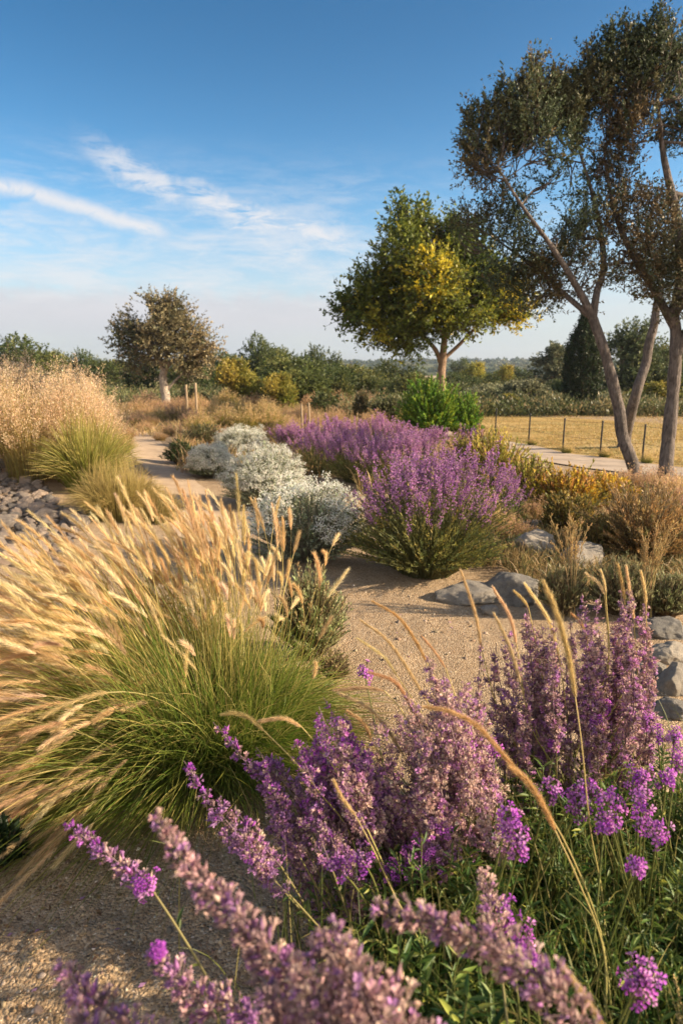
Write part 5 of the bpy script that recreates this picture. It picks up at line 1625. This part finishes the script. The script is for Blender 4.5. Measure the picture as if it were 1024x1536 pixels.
def spire(rs, C, r, n, size, cols=DUSTY, w=(4, 3, 3, 1.2, 1.5), pitch=0.018, tip_w=None, style='panicle'):
    """one flower spike round a thin axis (C is one curve (S,3)): florets and buds on short side branches, or in whorls.
    Returns (florets, stems)"""
    mb, ax = MB(), MB()
    Ln = np.linalg.norm(np.diff(C, axis=0), axis=1).sum()
    for m_, k_ in ((mb, 0.7), (ax, 1.0)):
        tubes(m_, C[None], k_ * np.linspace(0.0024, 0.0008, C.shape[0])[None], (0.20, 0.13, 0.14), 4)

    def axis_at(t):
        x = t * (C.shape[0] - 1); i = np.minimum(x.astype(int), C.shape[0] - 2); f = (x - i)[:, None]
        return C[i] * (1 - f) + C[i + 1] * f, unit(C[i + 1] - C[i])
    prof_t, prof_r = [0, 0.12, 0.5, 0.85, 1], [0.7, 1.0, 0.72, 0.34, 0.12]
    if style == 'panicle':
        nb = max(12, int(Ln / 0.0075))
        tb = np.sort(rs.uniform(0, 0.97, nb) ** 1.1)
        P_, T = axis_at(tb)
        d_ = rand_perp(rs, T)
        Lb = r * np.interp(tb, prof_t, prof_r) * rs.uniform(0.35, 1.45, nb)
        B = bez(P_, P_ + (T * 0.35 + d_ * 0.7) * Lb[:, None], P_ + (T * rs.uniform(0.7, 1.2, (nb, 1)) + d_ * 0.75) * Lb[:, None], 5)
        tubes(ax, B, np.linspace(0.0010, 0.0005, 5)[None], (0.24, 0.16, 0.16), 3)
        wgt = Lb / Lb.sum()
        kk = rs.choice(nb, n, p=wgt)
        tt = rs.uniform(0.12, 1, n) ** 0.8
        x = tt * 4; i = np.minimum(x.astype(int), 3); f = (x - i)[:, None]
        P0 = B[kk, i] * (1 - f) + B[kk, i + 1] * f
        Tb = unit(B[kk, i + 1] - B[kk, i])
        t = tb[kk]
        pd = rand_perp(rs, Tb)
        pos = P0 + pd * size * rs.uniform(0.1, 0.8, (n, 1))
        Y = unit(pd * 0.9 + Tb * 0.8 + 0.25 * rs.randn(n, 3))
        branch_col = pick(rs, cols, nb, w, 0.12)
        cc = np.where(rs.uniform(0, 1, (n, 1)) < 0.5, branch_col[kk], pick(rs, cols, n, w, 0.15)) * (1 + 0.14 * rs.randn(n, 1))
    else:
        nodes = max(5, int(Ln / pitch))
        u = rs.uniform(0, 1, n) ** 1.1
        nid = np.floor(u * nodes)
        t = np.clip(np.where(rs.uniform(0, 1, n) < 0.85, (nid + 0.5 + 0.15 * rs.randn(n)) / nodes, u), 0, 0.999)
        P_, T = axis_at(t)
        d_ = rand_perp(rs, T)
        lob = 0.45 + 1.1 * vnoise(np.concatenate([t[:, None] * nodes * 0.9, d_[:, :2] * 1.5], 1) + rs.uniform(0, 60), 1.0)
        rad = r * np.interp(t, prof_t, [0.8, 1.0, 0.85, 0.5, 0.2]) * lob * np.sqrt(rs.uniform(0.08, 1, n))
        pos = P_ + d_ * rad[:, None] + T * (rad * 0.55)[:, None]
        Y = unit(d_ + 0.75 * T + 0.25 * rs.randn(n, 3))
        sel = rs.choice(n, n // 4, replace=False)
        tubes(ax, np.stack([P_[sel], pos[sel]], 1), 0.0007, (0.24, 0.16, 0.16), 3)
        ncol = pick(rs, cols, nodes + 1, w, 0.1)
        cc = np.where(rs.uniform(0, 1, (n, 1)) < 0.35, ncol[nid.astype(int)], pick(rs, cols, n, w, 0.15))
    cc = np.clip(cc, 0.01, 0.9)
    s_ = size * np.clip(np.exp(0.38 * rs.randn(n)), 0.4, 2.0) * np.interp(t, [0, 0.7, 1], [1, 0.95, 0.65])
    if tip_w is not None:
        top = rs.uniform(0, 1, n) < np.clip((t - 0.45) / 0.55, 0, 1) ** 1.2 * 0.85
        cc[top] = pick(rs, MAGENTA + [(0.36, 0.15, 0.42)], int(top.sum()), tip_w, 0.12)
    fl = rs.uniform(0, 1, n) < 0.5
    scatter(mb, FLOWER_V, FLOWER_F, pos[fl], Y[fl], rs.randn(int(fl.sum()), 3), s_[fl], cc[fl], FLOWER_C)
    bd = ~fl
    scatter(mb, BUD[0], BUD[1], pos[bd] - Y[bd] * s_[bd, None] * 0.3, Y[bd], rs.randn(int(bd.sum()), 3), np.stack([s_[bd] * 0.75, s_[bd] * 1.5, s_[bd] * 0.75], -1), cc[bd] * 0.85)
    return mb, ax


def salvia(label, base, spikes, seed, r, n, size, leaves=260, group=None, lw=0.012, ll=0.05, tip=None, w=(4, 3, 3, 1.2, 1.5), pitch=0.018, clusters=(), style='panicle'):
    """spikes: list of (list of points bottom to tip, thickness factor)"""
    rs = RS(seed)
    base = np.asarray(base, float)
    root = thing("salvia_plant", label, "flowering plant", base, group=group)
    st, lv = MB(), MB()
    for pts, k_ in spikes:
        pts = [np.asarray(q) for q in pts]
        C = path_smooth(pts, 12)
        Ln = np.linalg.norm(np.diff(C, axis=0), axis=1).sum()
        C = C + 0.012 * (np.stack([vnoise(C * 9 + 5 * j + seed, 1.0) for j in range(3)], -1) - 0.5)
        mb, ax = spire(rs, C, r * k_ * rs.uniform(0.8, 1.25), int(n * Ln * k_), size, pitch=pitch, tip_w=tip, w=w, style=style)
        sp = mb.build("flower_spike", M_PETAL, root, smooth=False, origin=base)
        ax.build("spike_stem", M_STEM, sp, origin=base)
        foot = base + A(0.05 * rs.randn(), 0.05 * rs.randn(), 0)
        S1 = bez(foot[None], (foot * 0.35 + C[0] * 0.65 - unit(C[2] - C[0]) * 0.12 * np.linalg.norm(C[0] - foot))[None], C[0][None], 9)
        tubes(st, S1, np.linspace(0.0034, 0.0022, 9)[None], (0.20, 0.17, 0.07), 5)
        m_ = int(leaves / max(1, len(spikes)))
        pos, T, _, t = along(rs, S1, m_, 0.12, 1.0, 0.8)
        Y = unit(T * 0.7 + rand_perp(rs, T) + A(0, 0, 0.2))
        s_ = rs.uniform(0.5, 1.2, m_) * (1.1 - 0.5 * t)
        scatter(lv, LANCE[0], LANCE[1], pos, Y, unit(A(0, 0, 1) + 0.5 * rs.randn(m_, 3)), np.stack([s_ * lw, s_ * ll, s_ * ll], -1), pick(rs, [(0.055, 0.095, 0.024), (0.085, 0.125, 0.030), (0.14, 0.16, 0.04)], m_))
    for px, py, d_, rr in clusters:
        p_ = P3(px, py, d_)
        mb = MB(); m_ = 34
        q = p_ + rs.randn(m_, 3) * A(rr, rr, rr * 1.15) * 0.55
        scatter(mb, BLOSSOM_V, BLOSSOM_F, q, unit(q - p_ + A(0, -0.01, 0.015)), rs.randn(m_, 3), rs.uniform(0.009, 0.014, m_), pick(rs, MAGENTA, m_), BLOSSOM_C)
        tubes(mb, np.stack([np.broadcast_to(p_ - A(0, 0, rr), q.shape), q], 1), 0.0006, (0.24, 0.14, 0.2), 3)
        mb.build("flower_cluster", M_PETAL, root, smooth=False, origin=base)
    st.build("stems", M_STEM, root, origin=base)
    if lv.v:
        lv.build("leaves", M_LEAF, root, smooth=True, origin=base)
    return root


def rnd_spikes(seed, tips, n, dx, dy, d0, d1, bend=10, kmin=0.8, kmax=1.2, jx=14, jy=14, fan=0.0, cx=0):
    """spikes listed by where the photo shows their tips, scattered a little"""
    rs = RS(seed)
    out = []
    for i in range(n):
        tx, ty = tips[i % len(tips)]
        tx += jx * rs.randn() * (i >= len(tips)); ty += jy * abs(rs.randn()) * (i >= len(tips))
        d_ = rs.uniform(d0, d1)
        bx = tx + dx * rs.uniform(0.8, 1.2) - fan * (tx - cx); by = ty + dy * rs.uniform(0.8, 1.15)
        k_ = rs.uniform(kmin, kmax)
        out.append(([P3(bx, by, d_ - 0.02), P3((bx + tx) / 2 + bend * rs.randn(), (by + ty) / 2, d_), P3(tx, ty, d_ + 0.02 * rs.randn())], k_))
    return out


# tall hazy spires on the right
G1 = "tall hazy purple spires"
salvia("tall hazy purple spires at the right, in front of the boulder pile", (0.80, 2.02, 0), rnd_spikes(301, [(872, 888), (900, 892), (930, 878), (946, 884), (966, 902), (885, 930), (915, 960), (955, 990), (862, 985), (930, 1010)], 23, 6, 225, 1.86, 2.16, 10, .7, 1.25, 26, 46, 0.15, 915), 301, 0.032, 2300, 0.0076,
       leaves=240, group=G1, w=(3.6, 3.2, 3.2, 1.4, 1.8), clusters=[(890, 1075, 1.9, .03), (960, 1080, 1.9, .03), (945, 1055, 1.95, .025), (905, 1060, 1.92, .02)])
salvia("tall hazy purple spires in the middle of the sand, left of the densest group", (0.55, 1.98, 0), rnd_spikes(302, [(745, 965), (792, 908), (812, 935), (764, 945), (830, 930), (850, 985), (775, 1005), (815, 1010)], 19, 10, 205, 1.84, 2.08, 12, .7, 1.2, 24, 44, 0.14, 800), 302, 0.031, 2200, 0.0076, leaves=200, group=G1, w=(3.6, 3.2, 3.2, 1.4, 1.8),
       clusters=[(828, 1118, 1.85, .012)])
# the leaning mass in the middle
salvia("broad mass of dusty purple spikes leaning left in the centre foreground", (0.24, 1.62, 0), rnd_spikes(303, [(640, 985), (662, 1010), (610, 1040), (676, 1050), (590, 1085), (560, 1075), (640, 1075), (545, 1120), (615, 1130), (660, 1140), (580, 1165), (630, 1190), (700, 1062), (690, 1100), (520, 1150), (600, 1225), (670, 1200), (548, 1200), (470, 1190), (560, 1240), (640, 1240), (500, 1230)], 50, 50, 190, 1.46, 1.80, 12, .75, 1.3, 26, 26), 303, 0.045, 2400, 0.0078,
       leaves=320, w=(4.2, 4, 2.4, 1.3, 2), clusters=[(640, 1272, 1.42, .03), (612, 1290, 1.42, .028), (662, 1243, 1.45, .02), (700, 1120, 1.6, .02), (385 + 310, 1095, 1.6, .018), (590, 1310, 1.4, .02)])
salvia("purple spikes with bright magenta tips leaning over the fountain grass", (0.06, 1.55, 0), rnd_spikes(304, [(486, 1046), (505, 1075), (440, 1110), (470, 1100), (520, 1110), (540, 1150), (490, 1150), (400, 1130), (420, 1180)], 24, 80, 190, 1.46, 1.68, 10, .8, 1.2, 20, 22), 304, 0.040, 2200, 0.0078, leaves=160, tip=(3, 2, 1, 1), w=(3.2, 2.2, 3.6, 2, 1.3))
salvia("slender purple spikes stretching left over the gravel in front of the fountain grass", (0.0, 1.42, 0),
       [([P3(462, 1290, 1.45), P3(412, 1200, 1.5), P3(368, 1140, 1.52), P3(322, 1084, 1.55)], 1.0), ([P3(470, 1250, 1.5), P3(430, 1180, 1.52), P3(385, 1118, 1.56)], 1.05), ([P3(452, 1290, 1.42), P3(425, 1225, 1.46), P3(398, 1160, 1.5)], 1.1),
        ([P3(410, 1320, 1.36), P3(345, 1240, 1.4), P3(310, 1195, 1.42), P3(274, 1142, 1.44)], 0.95), ([P3(420, 1300, 1.38), P3(380, 1255, 1.42), P3(352, 1215, 1.45)], 0.9), ([P3(500, 1310, 1.38), P3(478, 1255, 1.42), P3(455, 1200, 1.48)], 1.0),
        ([P3(430, 1340, 1.32), P3(395, 1310, 1.34), P3(358, 1272, 1.36)], 0.8), ([P3(520, 1320, 1.4), P3(500, 1270, 1.42), P3(482, 1225, 1.45)], 0.8)],
       305, 0.033, 2100, 0.0080, leaves=120, tip=(3, 2, 1, 2), w=(2.2, 1.2, 4.5, 1.8, 1.6))
# close to the camera, out of focus
CW = (4, 2.2, 2.6, 0.9, 3.2)
salvia("short purple spike lying low over the bare gravel at the left", (-0.12, 1.12, 0), [([P3(232, 1338, 1.12), P3(190, 1306, 1.13), P3(150, 1276, 1.14), P3(102, 1236, 1.15)], 0.85)], 306, 0.020, 1700, 0.0085, leaves=6, style='whorl', tip=(2, 1, 1, 3), w=(2, 1, 4, 2, 1), clusters=[(216, 1326, 1.1, .017)])
salvia("large blurred purple spike rising close to the camera from the bottom edge", (0.06, 0.72, 0), [([P3(600, 1600, .62), P3(470, 1490, .66), P3(345, 1365, .72), P3(285, 1300, .74), P3(232, 1216, .78)], 1.0), ([P3(480, 1560, .64), P3(420, 1480, .68), P3(360, 1395, .72)], 0.85)],
       307, 0.022, 2100, 0.0086, leaves=0, style='whorl', pitch=0.014, w=CW)
salvia("thick blurred dusty pink spikes filling the bottom edge", (0.10, 0.62, 0), [([P3(640, 1640, .58), P3(560, 1520, .6), P3(500, 1390, .64)], 1.1), ([P3(560, 1640, .58), P3(500, 1540, .6), P3(440, 1440, .63)], 1.1), ([P3(600, 1640, .6), P3(540, 1500, .62), P3(470, 1400, .66)], 1.0),
        ([P3(500, 1620, .56), P3(430, 1560, .6), P3(400, 1480, .62)], 1.0), ([P3(640, 1600, .6), P3(600, 1520, .62), P3(560, 1450, .65)], 0.95)],
       308, 0.022, 2100, 0.0088, leaves=0, style='whorl', pitch=0.014, w=(4, 2.2, 2.2, 0.6, 3.4))
salvia("long blurred dusty pink spike arching across the green leaves at the bottom", (0.24, 0.60, 0), [([P3(900, 1600, .62), P3(830, 1490, .66), P3(740, 1425, .7), P3(650, 1383, .73), P3(562, 1362, .75)], 1.05), ([P3(745, 1440, 1.0), P3(736, 1380, 1.02), P3(726, 1306, 1.04)], 0.8)],
       309, 0.021, 2100, 0.0086, leaves=0, style='whorl', pitch=0.014, w=(4.4, 2.6, 1.8, 0.5, 3.2))
salvia("blurred purple spikes in the bottom left corner over the gravel", (-0.16, 0.64, 0), [([P3(250, 1590, .66), P3(190, 1535, .7), P3(130, 1490, .72), P3(84, 1446, .74)], 0.9), ([P3(180, 1600, .64), P3(140, 1545, .66), P3(112, 1505, .68)], 0.8)], 310, 0.021, 2000, 0.0086, leaves=0, style='whorl', pitch=0.015, w=(2.4, 1.4, 4, 1.4, 1.2))
salvia("small blurred purple tufts at the bottom between the corner spikes and the big one", (-0.06, 0.82, 0), [([P3(330, 1530, .8), P3(280, 1480, .82), P3(226, 1430, .84)], 0.9), ([P3(400, 1540, .78), P3(360, 1510, .8), P3(318, 1484, .82)], 0.8)], 311, 0.021, 1900, 0.0086, leaves=0, style='whorl', pitch=0.02, w=(2.4, 1.4, 4, 2, 1.2), clusters=[(238, 1428, .83, .006)])

# leafy flowering plants that cover the ground at the bottom right
BLOOMS = [(770, 1240, 1.22), (778, 1272, 1.2), (760, 1225, 1.24), (826, 1180, 1.42), (882, 1182, 1.42), (875, 1205, 1.4), (918, 1200, 1.38), (912, 1225, 1.36), (955, 1165, 1.4), (960, 1195, 1.38), (1000, 1165, 1.42), (966, 1222, 1.3), (985, 1246, 1.28), (955, 1296, 1.2),
          (960, 1462, .95), (958, 1480, .94), (790, 1412, 1.0), (782, 1428, .99), (755, 1365, 1.06), (1010, 1105, 1.7), (985, 1100, 1.72), (540, 1288, 1.3), (905, 1240, 1.34), (865, 1190, 1.44), (500, 1298, 1.28), (545, 1006, 1.9), (740, 1118, 1.7), (1015, 1140, 1.5)]
PL = [(0.62, 1.72, "leafy plant at the foot of the tall hazy spires, with bright magenta heads"), (0.95, 1.75, "leafy plant with pink purple heads at the right edge below the boulders"), (0.42, 1.50, "leafy plant between the leaning purple mass and the arching foxtails"),
      (0.74, 1.42, "leafy plant with a row of magenta heads in the middle right"), (1.02, 1.38, "leafy plant with magenta heads cut by the right edge"), (0.28, 1.24, "dark leafy plant under the leaning purple mass"), (0.52, 1.20, "leafy plant carrying the tall magenta head in front of the foxtail bend"),
      (0.78, 1.12, "leafy plant with a lone magenta head at mid right"), (0.14, 1.02, "dark leafy plant under the blurred spikes at the bottom middle"), (0.38, 0.94, "leafy plant with violet head behind the long arching spike"), (0.60, 0.88, "leafy plant with a small magenta head near the bottom right corner"),
      (0.84, 0.90, "leafy plant filling the bottom right corner"), (0.20, 1.46, "small leafy plant at the left foot of the leaning purple mass"), (0.26, 0.74, "broad leaved plant at the very bottom, below the long arching spike"), (1.12, 1.62, "leafy plant reaching past the right edge under the stone pile"), (0.48, 0.70, "leafy plant at the bottom edge under the green stalks")]
rs = RS(330)
own = {}
for (px, py, d_) in BLOOMS:
    p_ = P3(px, py, d_)
    own.setdefault(int(np.argmin([(p_[0] - q[0]) ** 2 + (p_[1] - q[1]) ** 2 for q in PL])), []).append(p_)
for i, (x_, y_, lab) in enumerate(PL):
    rs = RS(340 + i)
    base = A(x_, y_, 0)
    root = thing("leafy_perennial", lab, "flowering plant", base, group="leafy flowering plants of the foreground bed")
    C = dome(rs, 74, 0.29, 0.27, 0.36, 0.07, 8, 1.35, lo=0.55)
    st, lv = MB(), MB()
    tubes(st, C, np.linspace(0.0028, 0.0012, 8)[None], pick(rs, [(0.11, 0.14, 0.035), (0.16, 0.15, 0.05)], 74), 4)
    m_ = 2000
    pos, T, kk, t = along(rs, C, m_, 0.15, 1.0, 0.75)
    Y = unit(T * 0.6 + rand_perp(rs, T) + A(0, 0, 0.1))
    s_ = rs.uniform(0.5, 1.25, m_) * (1.1 - 0.45 * t)
    big = 1.5 if i in (8, 13) else 1.0
    scatter(lv, LANCE[0], LANCE[1], pos, Y, unit(A(0, 0, 1) + 0.55 * rs.randn(m_, 3)), np.stack([s_ * 0.012 * big, s_ * 0.052 * big, s_ * 0.05 * big], -1),
            pick(rs, [(0.060, 0.120, 0.026), (0.10, 0.165, 0.034), (0.17, 0.225, 0.045), (0.33, 0.34, 0.06)], m_, (4, 4, 2, 0.7)))
    # fine grass growing through
    n_ = 130
    b_ = np.stack([0.24 * rs.randn(n_), 0.22 * rs.randn(n_), 0 * rs.randn(n_)], -1)
    e = b_ + np.stack([0.10 * rs.randn(n_), 0.10 * rs.randn(n_), rs.uniform(0.18, 0.42, n_)], -1)
    ribbons(lv, bez(b_, b_ * .7 + e * .3 + A(0, 0, .15), e, 7), np.array([1, 1, 1, .9, .7, .4, .1]) * 0.003, pick(rs, [(0.09, 0.13, 0.03), (0.16, 0.18, 0.04), (0.26, 0.23, 0.08)], n_), rs=rs)
    for p_ in own.get(i, []):
        S1 = bez((base + A(0.04 * rs.randn(), 0.04 * rs.randn(), 0))[None], (base * 0.4 + p_ * 0.6 + A(0, 0, 0.04))[None], p_[None], 9)
        tubes(st, S1 - base, np.linspace(0.003, 0.0018, 9)[None], (0.14, 0.15, 0.04), 5)
        mb = MB(); n_ = 22
        rr = 0.0165 * rs.uniform(0.8, 1.25)
        ax = unit(S1[0, -1] - S1[0, -3])
        q = p_ + rs.randn(n_, 3) * rr * 0.55 + ax * (rs.uniform(-1.6, 0.9, n_) * rr)[:, None]
        scatter(mb, BLOSSOM_V, BLOSSOM_F, q, unit((q - p_) * A(1, 1, 0.5) + A(0, -0.008, 0.012)), rs.randn(n_, 3), rs.uniform(0.012, 0.019, n_), pick(rs, MAGENTA + [(0.66, 0.30, 0.62)], n_), BLOSSOM_C)
        scatter(mb, BUD[0], BUD[1], q - ax * 0.006, unit(rs.randn(n_, 3) + ax), rs.randn(n_, 3), 0.007, pick(rs, [(0.22, 0.10, 0.20), (0.14, 0.15, 0.05)], n_))
        tubes(mb, np.stack([np.broadcast_to(p_ - ax * rr * 1.5, q.shape), q], 1), 0.0006, (0.2, 0.14, 0.12), 3)
        mb.build("flower_head", M_PETAL, root, smooth=False, origin=base)
    st.build("stems", M_STEM, root)
    lv.build("leaves", M_LEAF, root)

# a pale wispy plant at the right edge
rs = RS(360)
base = A(0.70, 1.02, 0)
root = thing("wispy_plant", "pale wispy seeding plant among the leaves at the right edge", "plant", base)
C = dome(rs, 60, 0.12, 0.12, 0.46, 0.03, 8, 1.0)
mb = MB(); tubes(mb, C, np.linspace(0.0016, 0.0007, 8)[None], (0.34, 0.28, 0.13), 3)
mb.build("stems", M_STEM, root)
mb = MB(); leafy(mb, rs, C, 2200, 0.45, 0.0035, 0.010, [(0.42, 0.33, 0.15), (0.30, 0.26, 0.10), (0.5, 0.38, 0.2)], [3, 3, 2], 0.9, 0.3)
mb.build("seeds", M_STRAW, root, smooth=False)


# ------------------------------------------------------------------ arching foxtail stalks of the foreground
FOX = [(0.74, 0.54, 0.29), (0.80, 0.61, 0.36), (0.64, 0.43, 0.20)]


def foxtails(label, base, items, seed):
    """items: (points of the head from its foot to its tip, points of the bare stalk below it, width)"""
    rs = RS(seed)
    base = np.asarray(base, float)
    root = thing("foxtail_grass", label, "ornamental grass", base, group="foxtail grasses of the foreground")
    st = MB()
    for head, stalk, w_ in items:
        H = path_smooth(head, 16)
        L_ = np.linalg.norm(np.diff(H, axis=0), axis=1).sum()
        mb = MB()
        tubes(mb, H[None], np.linspace(0.0014, 0.0006, 16)[None], (0.5, 0.36, 0.16), 4)
        fox_head(mb, rs, H[None], int(5200 * L_) + 250, 0.019 * w_, 0.0008, 0.0027 * w_, FOX, int(620 * L_) + 30, 0.36, [0.7, 1.0, 1.0, 0.8, 0.35])
        mb.build("seed_head", M_STRAW, root, smooth=False, origin=base)
        foot = base + A(0.03 * rs.randn(), 0.03 * rs.randn(), 0)
        pts = [H[0]] + list(stalk)
        low_ = pts[-1]
        pts += [low_ * 0.5 + foot * 0.5 + A(0, 0, 0.0) + 0.12 * (low_ - foot) * A(-0.5, -0.5, 0.6), foot]
        Cs = path_smooth(pts, 26)
        tt = np.linspace(0, 1, 26)[None, :, None]
        tubes(st, Cs[None], np.linspace(0.0014, 0.0030, 26)[None], A(0.46, 0.34, 0.13) * (1 - tt) + A(0.17, 0.21, 0.045) * tt, 5)
    # a few long blades from the foot
    n_ = 46
    a = rs.uniform(0, 6.28, n_); L_ = rs.uniform(0.25, 0.55, n_)
    b_ = base + rs.randn(n_, 3) * A(0.03, 0.03, 0)
    e = b_ + np.stack([np.cos(a) * L_ * 0.6, np.sin(a) * L_ * 0.6, L_ * 0.55], -1)
    bl = MB(); ribbons(bl, bez(b_, b_ + (e - b_) * A(.3, .3, 0) + A(0, 0, 1) * (L_ * 0.7)[:, None], e, 9), np.array([.8, 1, 1, 1, .95, .85, .65, .4, .1]) * 0.005, pick(rs, [(0.10, 0.15, 0.03), (0.17, 0.19, 0.04), (0.30, 0.26, 0.09)], n_), rs=rs)
    st.build("stalks", M_STEM, root, origin=base)
    bl.build("blades", M_GRASS, root, origin=base)


def px(d_, *pts):
    return [P3(x_, y_, d_) for x_, y_ in pts]


foxtails("long arching foxtails and green stalks over the leaves at the lower right", (0.50, 0.98, 0), [
    (px(1.22, (796, 1182), (760, 1140), (718, 1092), (676, 1068), (634, 1060)), px(1.20, (850, 1270), (900, 1400)), 1.1),
    (px(1.18, (832, 1246), (812, 1205), (790, 1172), (764, 1150)), px(1.15, (866, 1320), (905, 1430)), 1.15),
    (px(1.42, (862, 1045), (852, 985), (836, 925), (814, 872)), px(1.36, (872, 1120), (884, 1240), (905, 1370)), 1.35),
    (px(0.80, (908, 1545), (872, 1490), (842, 1446)), px(0.78, (940, 1600)), 0.9)], 401)
foxtails("upright foxtails rising among the tall hazy spires", (0.72, 1.95, 0), [
    (px(1.9, (722, 975), (712, 920), (690, 854)), px(1.92, (745, 1060), (780, 1130)), 1.0), (px(1.9, (774, 966), (764, 925), (738, 880)), px(1.92, (790, 1060)), 1.1), (px(1.86, (780, 1024), (764, 970), (740, 920)), px(1.9, (800, 1100)), 1.1),
    (px(1.9, (838, 985), (822, 930), (786, 875)), px(1.92, (850, 1080)), 1.1), (px(1.95, (792, 912), (784, 900), (770, 886)), px(1.95, (810, 1000)), 0.8), (px(1.95, (906, 892), (896, 874), (878, 860)), px(1.95, (912, 1000)), 0.9),
    (px(1.95, (908, 890), (905, 872), (900, 855)), px(1.95, (910, 1000)), 0.8), (px(1.95, (936, 900), (932, 875), (926, 846)), px(1.95, (940, 1020)), 0.9), (px(1.95, (950, 930), (944, 890), (938, 848)), px(1.95, (952, 1040)), 0.95),
    (px(1.95, (968, 910), (966, 885), (960, 856)), px(1.95, (966, 1020)), 0.9), (px(1.92, (880, 962), (872, 938), (856, 920)), px(1.92, (890, 1040)), 0.85)], 402)
foxtails("foxtails bending left above the leaning purple mass", (0.30, 1.72, 0), [
    (px(1.78, (640, 994), (622, 960), (596, 925), (558, 902)), px(1.78, (665, 1060)), 0.95), (px(1.75, (640, 1052), (612, 1005), (580, 960), (540, 930)), px(1.75, (660, 1110)), 0.95), (px(1.75, (594, 1012), (575, 985), (535, 957)), px(1.75, (640, 1090)), 0.85),
    (px(1.72, (634, 1096), (612, 1052), (590, 1022), (552, 1008)), px(1.72, (665, 1160)), 1.15), (px(1.66, (602, 1128), (578, 1090), (550, 1060), (508, 1040)), px(1.66, (640, 1190)), 1.15), (px(1.64, (558, 1112), (545, 1085), (520, 1066)), px(1.64, (600, 1180)), 1.0),
    (px(1.8, (668, 1002), (652, 978), (632, 954)), px(1.8, (690, 1080)), 0.8), (px(1.7, (576, 1036), (545, 1032), (500, 1036)), px(1.7, (610, 1080)), 0.9)], 403)
foxtails("two small drooping foxtails in front of the big fountain grass", (0.12, 1.40, 0), [
    (px(1.5, (396, 1096), (375, 1078), (352, 1070), (332, 1072)), px(1.48, (440, 1140), (480, 1190), (522, 1245)), 0.95), (px(1.55, (452, 1090), (425, 1078), (388, 1082)), px(1.5, (500, 1150)), 0.95)], 404)
foxtails("dry straw stalk with a ragged head crossing the purple mass", (0.22, 1.18, 0), [
    (px(1.3, (532, 1222), (515, 1200), (500, 1170)), px(1.25, (560, 1275), (590, 1340)), 0.8)], 405)

# ------------------------------------------------------------------ air
HAZE = 0.00028
if HAZE > 0:
    mb = MB()
    x0, x1, y0, y1, z0, z1 = -1900, 1900, -50, 1700, -2.0, 60
    v = np.array([[x, y, z] for z in (z0, z1) for y in (y0, y1) for x in (x0, x1)])
    mb.add(v, np.array([[0, 2, 3, 1], [4, 5, 7, 6], [0, 1, 5, 4], [2, 6, 7, 3], [0, 4, 6, 2], [1, 3, 7, 5]]), (1, 1, 1))
    m = bpy.data.materials.new("air"); m.use_nodes = True
    t = NT(m.node_tree)
    pv = t.n('ShaderNodeVolumePrincipled')
    pv.inputs['Color'].default_value = (0.68, 0.82, 1.0, 1)
    pv.inputs['Density'].default_value = HAZE
    pv.inputs['Anisotropy'].default_value = 0.2
    out = t.n('ShaderNodeOutputMaterial')
    t.link(pv.outputs[0], out.inputs['Volume'])
    kind(mb.build("haze", m, smooth=False), 'stuff')
